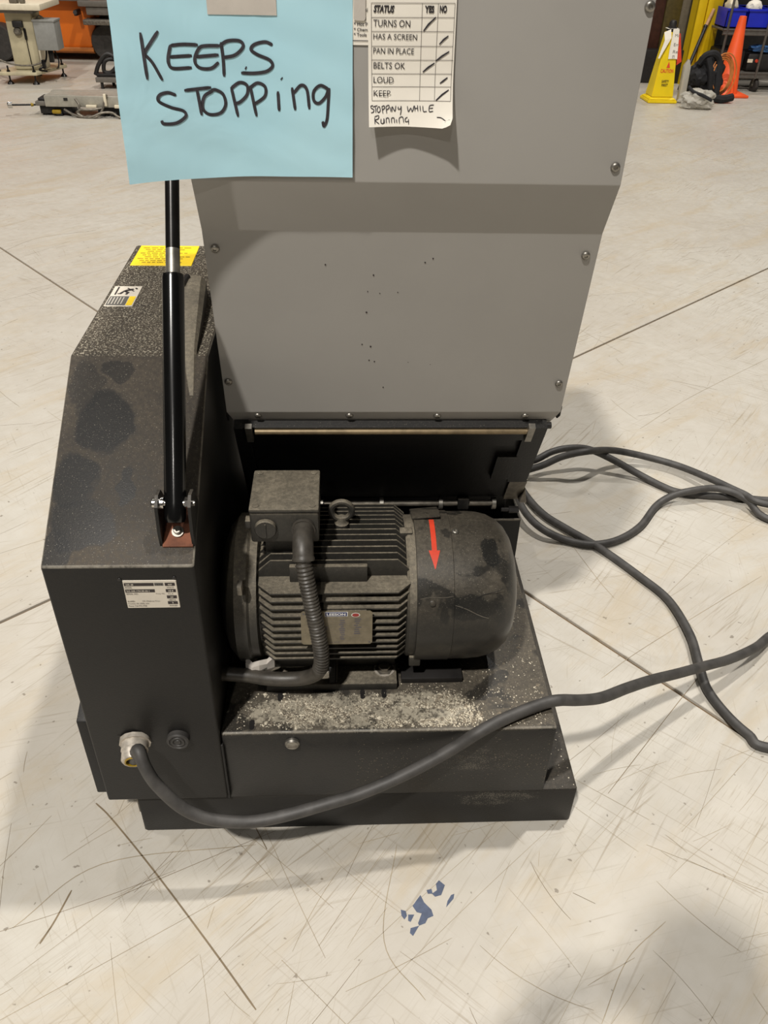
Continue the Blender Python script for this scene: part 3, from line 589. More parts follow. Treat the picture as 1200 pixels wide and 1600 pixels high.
# chamfered lower corners of the lip
t.faces.new(A[::-1]); t.faces.new(B)
for i in range(n): t.faces.new((A[i], A[(i+1) % n], B[(i+1) % n], B[i]))
for v, sx in ((A[4], 1), (B[4], -1)): v.co.x += .010*sx
bmesh.ops.recalc_face_normals(t, faces=t.faces[:])
bmesh.ops.bevel(t, geom=t.edges[:], offset=.0014, segments=2, profile=.5, affect='EDGES', clamp_overlap=True)
t.verts.index_update(); g.merge(t, 0)
hop = g.build('hopper', 'grey', gran, label='grey bent sheet hopper front')
g = G(); g.lathe([(0, .0064), (.0014, .0062), (.0030, .0050), (.0036, .0034), (.0036, .0026), (.0018, .0024), (.0018, .0004)], (0, 0, 0), (0, 0, 1), 16)
screw = proto(g, 'screw', ['steel'])
nU = Vector((0, -1, -.017)); nL = Vector((0, -math.cos(R(9.5)), -math.sin(R(9.5)))); nLip = Vector((0, -.857, -.515))
for (p, nn) in (((.345, .2105, 1.313), nU), ((.3394, .2137, 1.1338), nU), ((.3339, .2588, 1.0022), nL), ((.3368, .2962, .7775), nL), ((-.1942, .2578, 1.0078), nL), ((-.1996, .2958, .7804), nL),
                ((-.1587, .3125, .7088), nLip), ((-.0057, .3125, .7088), nLip), ((.1428, .3132, .7076), nLip), ((.2928, .3132, .7076), nLip)):
    inst(screw, 'screw', hop, frame(p, nn))
g = G(); g.prism([(.312, .726), (.316, .705), (.328, .694), (.34, .694), (.34, .726)], .3515, .3545, 'X', 0, .001, 1); g.build('edge_trim', 'bgblack', hop)
g = G(); g.prism([(.312, .75), (.316, .705), (.328, .690), (.36, .690), (.36, .75)], -.2125, -.2095, 'X', 0); g.build('edge_trim', 'bgblack', hop)
g = G()
for k in range(15):
    x = rs.gauss(.06, .06); z = rs.uniform(.76, 1.0); y = PL0[0]+(PL1[0]-PL0[0])*(PL0[1]-z)/(PL0[1]-PL1[1])-.0006
    r_ = rs.uniform(.0006, .0016); g.poly([(x+r_*math.cos(a), y, z+r_*math.sin(a)) for a in (0, 1, 2, 3, 4, 5)])
g.build('specks', 'label_dark', hop, sharp=0, kind='stuff')

# ---- cutting chamber and screen door beneath the hopper
TD = R(27); DN = Vector((0, -math.cos(TD), -math.sin(TD)))
def door(x, z, h=0):
    y = .4367-(z-.4375)*math.tan(TD); return Vector((x, y, z))+DN*h
g = G(); g.prism([(.47, HP), (.47, .43), (.345, .675), (.345, .688), (.76, .688), (.76, HP)], -.19, .318, 'X', 0, .003)
chamber = g.build('cutting_chamber', 'dark', gran)
def dslab(g, x0, x1, z0, z1, h0, h1, m=0, skew=0):
    V = [g._v(door(x+(skew*(1-k)), z, h)) for x in (x0, x1) for k, z in ((0, z0), (1, z1)) for h in (h0, h1)]
    for q in ((0, 1, 3, 2), (4, 6, 7, 5), (0, 4, 5, 1), (2, 3, 7, 6), (0, 2, 6, 4), (1, 5, 7, 3)): g._f([V[k] for k in q], m)
def fix(g): bmesh.ops.recalc_face_normals(g.bm, faces=g.bm.faces[:]); return g
g = G(); dslab(g, -.185, .325, .455, .690, -.012, -.004); dslab(g, -.185, .285, .635, .655, -.004, .002); dslab(g, -.185, .31, .655, .692, -.004, .004)
sdoor = fix(g).build('screen_door', 'dark', chamber)
g = G(); dslab(g, .296, .333, .520, .690, -.03, .004); g2 = fix(g).build('door_frame', 'dark', chamber)
g = G(); dslab(g, -.2, -.176, .455, .690, -.03, .004); fix(g).build('door_frame', 'dark', chamber)
g = G(); dslab(g, .262, .298, .530, .605, -.004, .005, 0, .0); fix(g).build('door_latch', 'black', chamber)
g = G(); dslab(g, .302, .336, .452, .522, -.03, .001); fix(g).build('pivot_plate', 'worn', chamber)
g = G(); g.cyl((.325, .318, .686), (.3415, .318, .686), .006, 10); g.build('side_bolt', 'bgblack', chamber)
# rod under the lip, with two hooks
g = G(); a = door(-.165, .684, .006); b = door(.30, .684, .006); g.cyl(a, b, .0052, 14)
g.build('hinge_rod', 'brass', gran, label='tan hinge rod under the hopper lip')
for x in (-.174, .303):
    g = G(); dslab(g, x-.0055, x+.0055, .664, .702, .003, .013); o = fix(g).build('rod_hook', 'steel', hop)
# lower rod with collars
lower = None
g = G(); g.cyl((-.19, .428, .4425), (.285, .428, .4425), .0056, 12); lower = g.build('door_rod', 'worn', gran)
g = G(); g.lathe([(-.0038, .0125), (.0038, .0125)], (0, 0, 0), (1, 0, 0), 16); col_ = proto(g, 'rod_collar', ['steel'])
for x in (-.0608, .0587, .1765, .283): inst(col_, 'rod_collar', lower, Matrix.Translation((x, .428, .4425)))
g = G(); g.box((.210, .418, .433), (.232, .440, .458), 0, .002); g.build('rod_block', 'black', lower)
g = G(); g.prism([(.4367, .277), (.4367, .394), (.4395, .394), (.4395, .30), (.62, .30), (.62, .277)], -.19, .3455, 'X', 0)
g.prism([(.437, .277), (.437, .394), (.62, .394), (.62, .277)], .3425, .3462, 'X', 0, .0008, 1)
g.box((.26, .4362, .3915), (.3462, .4395, .3945), 1)
g.build('channel_bracket', ['black', 'worn'], gran)
g = G(); g.prism([(.330, .455), (.345, .455), (.338, .492)], .41, .45, 'Y', 0, .001, 1); g.build('pivot_wedge', 'worn', gran)
g = G(); g.lathe([(0, .007), (.02, .007)], (.315, .425, .428), (1, 0, 0), 6, 1, False)
g.cyl((.300, .425, .428), (.325, .425, .428), .004, 8, 1)
g.build('pivot_nut', ['worn', 'bgblack'], gran)
# ------------------------------------------------------------------ motor
YC, ZC = .21, .42
g = G(); g.lathe([(-.180, .112), (-.157, .108), (.10, .108)], (0, YC, ZC), (1, 0, 0), 48)
motor = g.build('motor', 'motor', gran, label='dusty black finned electric motor')
g = G()   # drive-end bell reaching into the guard
g.lathe([(-.2265, .06), (-.222, .085), (-.212, .112), (-.200, .126), (-.196, .1315), (-.176, .1315), (-.172, .127), (-.160, .125), (-.158, .11)], (0, YC, ZC), (1, 0, 0), 56)
g.build('end_bell', 'motor', motor)
g = G(); g.lathe([(.086, .108), (.088, .122), (.092, .126), (.106, .126)], (0, YC, ZC), (1, 0, 0), 56); g.build('fan_end_ring', 'motor', motor)
def tip(o): return .1275-.0105*(o/.085)**2
def fin_mesh(o, L0=-.156, L1=.092, cut=.020):
    """local frame: X along the motor, Y across (fin thickness), Z outward"""
    g = G(); t0, t1 = .0026, .0014; T = tip(o)
    b = math.sqrt(max(.0, .106**2-o*o))-.004; b = min(b, T-.016)
    def ring(x, z, t): return [g._v((x, o+s*t, z)) for s in (-1, 1)]
    P = [(L0, b, t0), (L0, T-cut, t0), (L0+cut, T, t1), (L1-cut, T, t1), (L1, T-cut, t0), (L1, b, t0)]
    Rg = [ring(*p) for p in P]
    for i in range(6):
        a, c = Rg[i], Rg[(i+1) % 6]; g._f((a[0], a[1], c[1], c[0]))
    g._f([q[0] for q in Rg][::-1]); g._f([q[1] for q in Rg])
    return fix(g)
offs = [.085-k*.0144 for k in range(12)]
C0 = Matrix.Translation((0, YC, ZC))
I4 = Matrix.Identity(4)
rotF = Matrix.Rotation(R(90), 4, 'X')           # outward = -Y (front)
rotB = Matrix.Rotation(R(-90), 4, 'X')
for k, o in enumerate(offs):
    me = proto(fin_mesh(o), 'cooling_fin', ['motor'])
    for rm in (I4, rotF, rotB):
        if rm is not I4 and k > 10: continue
        inst(me, 'cooling_fin', motor, C0 @ rm)
# short thick rib on the front upper fin
g = G(); g.box((-.105, .1195, .500), (.022, .1285, .5395), 0, .002); g.build('rib_boss', 'motor', motor)
g = G(); g.box((.078, .195, .528), (.100, .212, .549), 0, .002); g.build('bell_lug', 'motor', motor)
g = G(); g.box((.096, .100, .326), (.116, .118, .348), 0, .002); g.build('bell_lug', 'motor', motor)
g = G()
rr = random.Random(4)
V = [[g._v((-.186+.012*i, .090-.010*math.sin(i*1.1)+rr.uniform(-.004, .004), .322+.009*j+rr.uniform(-.003, .003))) for j in range(4)] for i in range(5)]
W = [[g._v(v.co+Vector((0, .012, 0))) for v in row] for row in V]
for i in range(4):
    for j in range(3): g._f((V[i][j], V[i+1][j], V[i+1][j+1], V[i][j+1])); g._f((W[i][j], W[i][j+1], W[i+1][j+1], W[i+1][j]))
for i in range(4): g._f((V[i][0], W[i][0], W[i+1][0], V[i+1][0])); g._f((V[i][3], V[i+1][3], W[i+1][3], W[i][3]))
for j in range(3): g._f((V[0][j], V[0][j+1], W[0][j+1], W[0][j])); g._f((V[4][j], W[4][j], W[4][j+1], V[4][j+1]))
fix(g).build('shiny_clip', 'tape', motor, sharp=10, label='crumpled shiny metal clip')
g = G(); g.box((-.186, .083, .512), (-.178, .10, .53), 0, .001); g.build('shiny_chip', 'worn', motor)
# fan cowl
g = G()
g.lathe([(.1035, .1305), (.104, .1335), (.164, .1335), (.165, .1322), (.200, .1320), (.218, .1305), (.236, .1262), (.252, .118), (.265, .106), (.2745, .090), (.2805, .070), (.283, .045), (.284, .012)], (0, YC, ZC), (1, 0, 0), 64)
cowl = g.build('fan_cowl', 'cowl', motor, sharp=50)
g = G(); th = [R(a) for a in range(97, 125, 4)]
def rim(x, r, a): return Vector((x, YC-r*math.cos(a), ZC+r*math.sin(a)))
A = [g._v(rim(.100, .1345, a)) for a in th]; B = [g._v(rim(.148, .1385, a)) for a in th]; Cc = [g._v(rim(.101, .1365, a)) for a in th]; D = [g._v(rim(.149, .1400, a)) for a in th]
for k in range(len(th)-1):
    g._f((Cc[k], D[k], D[k+1], Cc[k+1])); g._f((A[k], A[k+1], B[k+1], B[k])); g._f((A[k], Cc[k], Cc[k+1], A[k+1])); g._f((B[k], B[k+1], D[k+1], D[k]))
g._f((A[0], B[0], D[0], Cc[0])); g._f((A[-1], Cc[-1], D[-1], B[-1]))
# (second-depth pieces of the cowl lie in its own mesh level: seam strip)
fix(g).build('cowl_seam', 'cowl', motor)
g = G()
def cw(x, a, r=.1343): return rim(x, r, R(a))
aw = .0042
angs = [97, 94, 91, 88, 85, 82, 79, 76, 73, 70, 67, 65]
for a0, a1 in zip(angs, angs[1:]): g.poly([cw(.1335-aw, a0), cw(.1335+aw, a0), cw(.1335+aw, a1), cw(.1335-aw, a1)][::-1])
for a0, a1, w0, w1 in ((66, 62.5, .0095, .0072), (62.5, 59, .0072, .0049), (59, 55.5, .0049, .0027), (55.5, 52, .0027, .0004)):
    g.poly([cw(.1335-w0, a0), cw(.1335+w0, a0), cw(.1335+w1, a1), cw(.1335-w1, a1)][::-1])
fix(g).build('rotation_arrow', 'red', motor, sharp=0, label='red arrow sticker on the fan cowl')
inst(screw, 'cowl_screw', motor, frame(rim(.172, .1325, R(83)), (0, -math.cos(R(83)), math.sin(R(83)))))
g = G(); g.lathe([(0, .0055), (.0035, .0052), (.0045, .003)], rim(.128, .1332, R(28)), (0, -math.cos(R(28)), math.sin(R(28))), 12)
g.build('cowl_screw', 'cowl', motor)
g = G()   # hairline wear on the cowl
for (x0, a0, x1, a1, m) in ((.108, 31, .162, 33, 0), (.166, 26, .222, 16, 0), (.20, 31, .245, 38, 1), (.17, 22, .2, 27, 1)):
    g.ribbon([rim(x0+(x1-x0)*k/6, (.1340 if x0 < .165 else .1324), R(a0+(a1-a0)*k/6+math.sin(k)*.6)) for k in range(7)], .0012, (0, -.85, .5), m)
g.build('cowl_scratch', ['worn', 'bgblack'], motor, sharp=0, kind='stuff')
# conduit box
g = G()
X0, X1, Y0, Y1, ZB, ZT = -.164, -.0555, .140, .252, .574, .640
g.box((X0, Y0, ZB), (X1, Y1, ZT-.008), 0, .004, 2); g.box((X0-.001, Y0-.001, ZT-.0085), (X1+.001, Y1+.001, ZT), 0, .004, 2)
g.box((X0+.02, Y0+.02, .53), (X1-.02, Y1-.02, ZB+.002), 0)
for x in (X0+.010, X1-.010):
    for y in (Y0+.010, Y1-.010): g.lathe([(0, .0055), (.0012, .0055), (.0016, .004)], (x, y, ZT-.0004), (0, 0, 1), 12, 0)
g.lathe([(0, .0175), (.005, .0175), (.007, .016)], (-.1395, Y0, .604), (0, -1, 0), 24, 0)
g.box((-.1405, Y0-.009, .592), (-.1385, Y0-.0065, .616), 0)
g.box((X0-.008, Y0+.004, .600), (X0+.001, Y0+.02, .614), 0, .001)
g.build('conduit_box', 'motor', motor, label='square dusty terminal box with a round plug')
# eye bolt
g = G(); c = Vector((-.020, .222, .577)); ring = [c+Vector((.0175*math.cos(t), 0, .0175*math.sin(t))) for t in [2*math.pi*k/28 for k in range(28)]]
g.tube(ring, .0056, 10, 0, True); g.lathe([(0, .0125), (.012, .0125), (.014, .0105), (.020, .0085), (.024, .007)], (-.020, .222, .540), (0, 0, 1), 16)
g.build('eye_bolt', 'motor', motor, label='dusty lifting eye bolt')
# name plate across the front fins
g = G(); a = Vector((-.087, .0715, .4135)); ux = Vector((1, 0, 0)); uz = Vector((0, .0085, .0665)).normalized(); W_, H_ = .1165, .067
nn = Vector((0, -uz.z, uz.y))
def np_(u, v, h=.0): return a+ux*(u*W_)+uz*(v*H_)+nn*h
def quad(g, u0, v0, u1, v1, m, h=.0018): g.poly([np_(u0, v0, h), np_(u1, v0, h), np_(u1, v1, h), np_(u0, v1, h)], m)
cr = [(.03, 0), (.97, 0), (1, .05), (1, .95), (.97, 1), (.03, 1), (0, .95), (0, .05)]
A = [g._v(np_(u, v, 0)) for u, v in cr]; B = [g._v(np_(u, v, .0014)) for u, v in cr]
g._f(A[::-1]); g._f(B)
for k in range(8): g._f((A[k], A[(k+1) % 8], B[(k+1) % 8], B[k]))
def ell(g, u, v, ru, rv, m, h): g.poly([np_(u+ru*math.cos(t), v+rv*math.sin(t), h) for t in [2*math.pi*k/20 for k in range(20)]], m)
quad(g, .335, .845, .655, .985, 2, .0017); quad(g, .345, .858, .645, .972, 1, .0020)
g.text('LEESON', np_(.362, .878, .0023), ux, uz, W_*.262, H_*.072, 2, .03)
ell(g, .765, .885, .062, .065, 2, .0017); ell(g, .765, .885, .05, .05, 3, .0020)
for r0 in range(11): quad(g, .36, .775-r0*.068, .97, .779-r0*.068, 4, .0016)
for (u, v0, v1) in ((.56, .15, .74), (.77, .32, .78), (.27, .2, .55)):
    v = v1
    while v > v0:
        x = u+rr.uniform(-.03, .0); quad(g, x, v-.035, x+rr.uniform(.04, .11), v, 5, .0017); v -= .062
g.text('LEESON EL. MOTOR', np_(.34, .045, .0019), ux, uz, W_*.20, H_*.04, 5)
for (u, v) in ((.27, .86), (.04, .93), (.96, .06), (.25, .08)): ell(g, u, v, .014, .02, 5, .0019)
g.build('nameplate', ['nameplate', 'blue_print', 'white_print', 'red_print', 'line', 'faint'], motor, sharp=0, label='metal nameplate reading LEESON in blue and white')
g = G(); g.box((-.075, .085, .43), (.02, .10, .475), 0); g.build('nameplate_pad', 'motor', motor)
# flexible conduit from the terminal box down into the guard
hp = [(-.080, .145, .603), (-.080, .118, .603), (-.0795, .098, .598), (-.079, .083, .580), (-.075, .074, .555), (-.069, .066, .515), (-.0595, .058, .455), (-.0545, .055, .410), (-.0555, .056, .380), (-.064, .062, .353), (-.085, .070, .334), (-.115, .074, .327), (-.15, .076, .328), (-.185, .077, .335), (-.232, .080, .338)]
sp = spline(hp, 34); rad = []
Ltot = 0; prev = sp[0]
for p in sp:
    Ltot += (p-prev).length; prev = p
    w = .0125
    k = 0 if (p.z < .372 and p.x < -.058) else 1
    rad.append(w+(k*.0011*math.sin(Ltot*2*math.pi/.0062)))
g = G(); g.tube(sp[20:], rad[20:], 14)
g.lathe([(-.001, .019), (.006, .019), (.006, .0165), (.02, .0165)], (-.080, .140, .603), (0, -1, 0), 18)
g.tube(spline([(-.080, .122, .603), (-.0798, .106, .601), (-.0793, .092, .593), (-.0788, .084, .582)], 6), [.0165]*16+[.0178]*3, 14)
g.build('flexible_conduit', 'hose', motor, label='ribbed conduit hose running from terminal box into guard')
# feet and slide base
g = G(); g.box((-.154, .0905, HP), (.0765, .335, HP+.0165), 0, .002); slide = g.build('motor_base', 'motor', motor)
for (x, y) in ((-.06, .13), (.055, .125), (.055, .30), (-.125, .30)):
    g = G(); g.lathe([(.0, .017), (.002, .017), (.002, .0105), (.0085, .0105)], (x, y, HP+.0165), (0, 0, 1), 6, 0, False)
    g.lathe([(.0, .019), (.0018, .019)], (x, y, HP+.0165), (0, 0, 1), 24, 1)
    g.build('foot_bolt', ['worn', 'gland'], motor)
g = G(); g.prism([(.133, HP+.0165), (.133, .312), (.150, .335), (.27, .335), (.287, .312), (.287, HP+.0165)], -.150, .074, 'X', 0, .002); g.build('motor_foot', 'motor', motor)
g = G(); g.prism([(.094, HP+.016), (.106, .318), (.14, .336), (.14, HP+.016)], -.044, -.033, 'X', 0, .001, 1); g.prism([(.094, HP+.016), (.112, .318), (.14, .336), (.14, HP+.016)], -.033, -.0285, 'X', 1, .001, 1)
g.build('foot_gusset', ['dark', 'black'], motor)
g = G(); g.box((.085, .105, HP), (.195, .16, HP+.012), 0, .001); g.build('slide_rail', 'bgblack', motor)

# ------------------------------------------------------------------ power cable
g = G(); g.tube(spline([(-.364+.002, YG-.026, .270), (-.3625, -.036, .264)]+[(x, y, z-.0022 if z < .05 else z) for x, y, z in CABLE], 7), .0106, 12)
tag(g.build('power_cable', 'rubber', None, sharp=60), 'thick black power cable leaving the guard and coiled on the floor', 'cable')

# ------------------------------------------------------------------ plastic debris on the platform
g = G(); rs2 = np.random.RandomState(5)
def chip(g, x, y, z, r, m):
    a = rs2.uniform(0, 6.28); h = r*rs2.uniform(.4, .9)
    V = [g._v((x+r*math.cos(a+k*1.57)*rs2.uniform(.6, 1.2), y+r*math.sin(a+k*1.57)*rs2.uniform(.6, 1.2), z)) for k in range(4)]
    t = g._v((x+rs2.uniform(-.3, .3)*r, y+rs2.uniform(-.3, .3)*r, z+h))
    for k in range(4): g._f((V[k], V[(k+1) % 4], t), m)
cnt = 0
while cnt < 5200:
    u = rs2.rand()
    if u < .60: x = rs2.uniform(-.16, .22); y = .036+rs2.normal(0, .019)
    elif u < .80: x = rs2.normal(.13, .04); y = rs2.normal(.045, .022)
    elif u < .93: x = rs2.uniform(-.2, .33); y = rs2.uniform(.008, .09)
    else: x = rs2.uniform(.08, .335); y = rs2.uniform(.01, .40)
    if not (.006 < y < .42 and -.215 < x < .338): continue
    if y > .087 and x < .08: continue
    dens = .5+.5*mnoise.noise(Vector((x*22, y*34, 1.7)))+.45*mnoise.noise(Vector((x*70, y*90, 4.2)))
    if u < .93 and dens < rs2.uniform(.28, .78): continue
    if u < .93 and ((x-.11)/.055)**2+((y-.036)/.013)**2 < 1: continue
    big = rs2.rand() < .02
    chip(g, x, y, HP, rs2.uniform(.003, .005) if big else rs2.uniform(.0006, .0019), 0 if rs2.rand() < .55 else 1); cnt += 1
for k in range(420):
    x = rs2.uniform(.0, .345); z = rs2.normal(.185, .035)
    if .11 < z < .26: 
        r_ = rs2.uniform(.0004, .001); g.poly([(x+r_*c, -.0007, z+r_*s) for c, s in ((1, 0), (0, 1), (-1, 0), (0, -1))][::-1], 1)
for k in range(60):
    chip(g, .35+rs2.uniform(.002, .055), rs2.uniform(.005, .2), .1025, rs2.uniform(.0006, .0018), 0)
o = g.build('plastic_debris', ['chipwhite', 'chipgrey'], None, sharp=0, kind='stuff')
tag(o, 'pale ground plastic crumbs scattered on the black motor platform', 'debris')

# ------------------------------------------------------------------ papers taped to the hopper
def curl(x, z):
    t = min(max((-.10-x)/.175, 0), 1)
    return .047*t*t*(1-.55*min(max((z-1.118)/.2, 0), 1))
def ny(x, z, e=0): return Vector((x, .2090-curl(x, z)-e-.0007*math.sin(x*61+z*23)-.0004*math.sin(z*120+x*40), z))
note = thing('blue_note', 'blue paper sheet reading KEEPS STOPPing in black marker taped on the hopper', 'note', (-.14, .209, 1.118))
g = G(); NX, NZ = 40, 28; xs = [-.2755+.2735*i/NX for i in range(NX+1)]; zs = [1.118+.216*j/NZ for j in range(NZ+1)]
F = [[g._v(ny(x+.0012*math.sin(z*30)*(i in (0,)), z)) for z in zs] for i, x in enumerate(xs)]
Bk = [[g._v(ny(x, z, -.0003)) for z in zs] for x in xs]
for i in range(NX):
    for j in range(NZ):
        g._f((F[i][j], F[i+1][j], F[i+1][j+1], F[i][j+1]), 0, True); g._f((Bk[i][j], Bk[i][j+1], Bk[i+1][j+1], Bk[i+1][j]), 0, True)
g.build('sheet', 'blue_paper', note, sharp=60)
g = G()
for st in NOTE_STROKES:
    q = [(x, z, 0) for x, z in st]
    q = spline(q, 6) if len(q) > 2 else [Vector(q[0]).lerp(Vector(q[1]), k/8) for k in range(9)]
    g.ribbon([ny(p.x, p.y, .0007) for p in q], .0037, (0, -1, 0))
g.build('handwriting', 'ink', note, sharp=0)
g = G()
T_ = [[g._v(ny(x, z, .0009)) for z in (1.2955, 1.31, 1.36)] for x in (-.1682, -.142, -.116, -.0895)]
for i in range(3):
    for j in range(2): g._f((T_[i][j], T_[i+1][j], T_[i+1][j+1], T_[i][j+1]))
g.build('tape', 'tape', note, sharp=60, label='grey tape strip holding the note')

def hy(x, z, e=0): return Vector((x, .2118-e, z))
notice = thing('printed_notice', 'white printed notice mostly hidden between the blue note and status sheet', 'notice', (.007, .211, 1.267))
g = G(); g.prism([(-.06, 1.2672), (.07, 1.2672), (.07, 1.40), (-.06, 1.40)], .2105, .2110, 'Y'); g.build('sheet', 'paper', notice, sharp=0)
def paper_text(g, tl, yy, m, bold):
    for (t, x, z, w, h) in tl:
        sh_ = .22 if t == 'STATUS' else 0; bb = .05 if t in ('STATUS', 'YES', 'NO') else bold
        g.text(t, yy(x, z), (1, 0, 0), (0, 0, 1), w, h, m, bb, sh_)
g = G(); paper_text(g, NOTICE_TEXT, lambda x, z: Vector((x, .2098, z)), 0, .015)
g.ribbon([(-.05, .2098, 1.2718), (.068, .2098, 1.2718)], .0012, (0, -1, 0)); g.build('lettering', 'print', notice, sharp=0)
g = G(); g.prism([(-.0008, 1.294), (.0012, 1.2925), (.011, 1.2922), (.0128, 1.294), (.0128, 1.36), (-.0008, 1.36)], .2086, .2092, 'Y'); g.build('tape', 'tape', notice, sharp=0)

status = thing('status_sheet', 'white status checklist sheet with ticks taped on the grey hopper', 'checklist', (.065, .208, 1.18))
def sy(x, z, e=0):
    k = min(max((1.245-z)/.065, 0), 1)
    wave = .010+.010*abs((x-.062)/.05)**1.5
    return Vector((x, .2078-wave*k*k-e, z))
g = G(); pl = SHEET_OUT
xl0, xr0, zt = pl[0][0], pl[1][0], 1.38
NZ = 24; NX = 16; zb = pl[4][1]
def edge(z):
    t = (z-zb)/(pl[0][1]-zb); xl = pl[4][0]+(pl[0][0]-pl[4][0])*t; xr = pl[2][0]+(pl[1][0]-pl[2][0])*(z-pl[2][1])/(pl[1][1]-pl[2][1])
    return xl, xr
F = []
for j in range(NZ+1):
    z = zb+(zt-zb)*(j/NZ)**1.6; xl, xr = edge(z); row = []
    for i in range(NX+1):
        x = xl+(xr-xl)*i/NX; zz = z
        c = max(0, (x-(xr-.011))/.011)*max(0, 1-(z-zb)/.011)
        p = sy(x, zz, .006*c); p.x -= .004*c; p.z += .006*c; row.append(p)
    F.append(row)
FV = [[g._v(p) for p in r_] for r_ in F]; BV = [[g._v(p+Vector((0, .0003, 0))) for p in r_] for r_ in F]
for j in range(NZ):
    for i in range(NX):
        g._f((FV[j][i], FV[j][i+1], FV[j+1][i+1], FV[j+1][i])); g._f((BV[j][i], BV[j+1][i], BV[j+1][i+1], BV[j][i+1]))
g.build('sheet', 'paper', status, sharp=60)
g = G()
for ln in SHEET_GRID:
    a_, b_ = Vector((*ln[0], 0)), Vector((*ln[1], 0))
    g.ribbon([sy(*a_.lerp(b_, k/10).to_tuple()[:2], .0006) for k in range(11)], .00055, (0, -1, 0), ends=False)
g.build('table_lines', 'line', status, sharp=0)
g = G()
for (t, x, z, w, h) in SHEET_TEXT: paper_text(g, [(t, x, z, w, h)], lambda x, z: Vector((x, min(sy(x, z).y, sy(x+w, z).y)-.0008, z)), 0, .0)
g.build('lettering', 'print', status, sharp=0)
g = G()
for st in SHEET_CHECKS: g.ribbon([sy(x, z, .0009) for x, z in st], .0021, (0, -1, 0))
for st in SHEET_HAND:
    q = spline([(x, z, 0) for x, z in st], 5) if len(st) > 2 else [Vector((*st[0], 0)).lerp(Vector((*st[1], 0)), k/5) for k in range(6)]
    g.ribbon([sy(p.x, p.y, .0009) for p in q], .00105, (0, -1, 0))
g.build('handwriting', 'ink', status, sharp=0)
# ------------------------------------------------------------------ hall background, left
# orange truck with two wheels
truck = thing('orange_truck', 'orange industrial truck body with black tyres parked behind the cream stand', 'truck', (-3.2, 9.6, 0))
g = G(); g.prism([(-4.6, .12), (-2.66, .12), (-2.60, .16), (-2.555, .62), (-2.56, 1.35), (-4.6, 1.35)], 9.15, 10.3, 'Y', 0, .02); g.build('body_panel', 'orange', truck)
g = G(); g.prism([(9.17, .065), (9.12, .085), (9.12, .125), (10.3, .125), (10.3, .065)], -4.6, -2.63, 'X', 0, .008); g.build('lower_skirt', 'orange_dirty', truck)
g = G(); g.box((-2.58, 9.35, .14), (-1.9, 10.2, 1.2), 0, .02); g.build('chassis', 'steelgrey', truck)
g = G(); g.box((-2.69, 9.0, .505), (-1.9, 9.14, .56), 0, .01); g.box((-2.62, 9.02, .43), (-1.9, 9.34, .505), 0, .01); g.build('fender', 'steelgrey', truck)
g = G(); g.box((-2.66, 8.98, .345), (-1.9, 9.22, .395), 0, .01); g.build('step', 'worn', truck)
g = G(); g.box((-3.3, 9.02, .55), (-2.6, 9.13, .66), 0, .01); g.box((-2.9, 9.08, .55), (-2.7, 9.13, .58), 0); g.build('upper_rail', 'steelgrey', truck)
def wheel(parent, x, y, r, w):
    g = G(); g.lathe([(-w/2, r*.62), (-w/2, r*.93), (-w/2+.02, r), (w/2-.02, r), (w/2, r*.93), (w/2, r*.62)], (x, y, r), (0, -1, 0), 36, 0)
    wh = g.build('wheel', 'tyre', parent)
    g = G(); g.lathe([(w/2-.05, r*.60), (w/2-.02, r*.63), (w/2-.035, r*.5), (w/2-.03, r*.2), (w/2-.01, r*.16)], (x, y, r), (0, -1, 0), 28, 0)
    for k in range(6):
        a = k*math.pi/3; g.lathe([(w/2-.035, .012), (w/2-.015, .012)], (x+r*.38*math.cos(a), y, r+r*.38*math.sin(a)), (0, -1, 0), 6, 1, False)
    g.build('wheel_hub', ['tyre', 'bgblack'], wh)
wheel(truck, -2.475, 9.22, .172, .2); wheel(truck, -3.55, 9.05, .172, .2)
g = G(); g.lathe([(0, .02), (.03, .02)], (-2.72, 9.0, .45), (0, -1, .2), 10); g.box((-2.735, 8.98, .425), (-2.705, 9.14, .475), 0, .004); g.build('marker_lamp', 'bgblack', truck)

# cream machine stand with grey electrical box
stand = thing('machine_stand', 'cream painted column stand on a flat base with levelling feet', 'stand', (-2.9, 7.9, 0))
g = G(); g.prism([(-3.03, .10), (-2.79, .10), (-2.79, .56), (-3.03, .56)], 7.80, 8.05, 'Y', 0, .012, 3); g.build('column', 'cream', stand)
g = G(); g.box((-2.797, 7.81, .10), (-2.775, 8.04, .52), 0, .008); g.build('corner_trim', 'creamlight', stand)
g = G(); g.prism([(-3.13, 7.64), (-2.80, 7.66), (-2.66, 8.16), (-2.70, 8.24), (-3.05, 8.24), (-3.16, 7.8)], .075, .100, 'Z', 0, .004); g.build('base_plate', 'cream', stand)
g = G(); g.box((-3.12, 7.68, .585), (-2.665, 8.3, .635), 0, .008); g.build('table_top', 'creamlight', stand)
g = G(); g.box((-3.08, 7.76, .555), (-2.76, 8.1, .586), 0, .005); g.box((-2.93, 7.70, .635), (-2.86, 7.78, .69), 1, .01); g.box((-2.84, 7.70, .635), (-2.80, 7.76, .68), 1, .01); g.build('clamp_block', ['steelgrey', 'postgrey'], stand)
for (x, y) in ((-3.06, 7.69), (-2.83, 7.69), (-2.70, 8.14), (-2.95, 8.18)):
    g = G(); g.cyl((x, y, .004), (x, y, .15), .008, 8); g.lathe([(0, .032), (.012, .026), (.03, .010)], (x, y, 0), (0, 0, 1), 14); g.lathe([(0, .016), (.014, .016)], (x, y, .100), (0, 0, 1), 6, 0, False)
    g.build('levelling_foot', 'satin', stand)
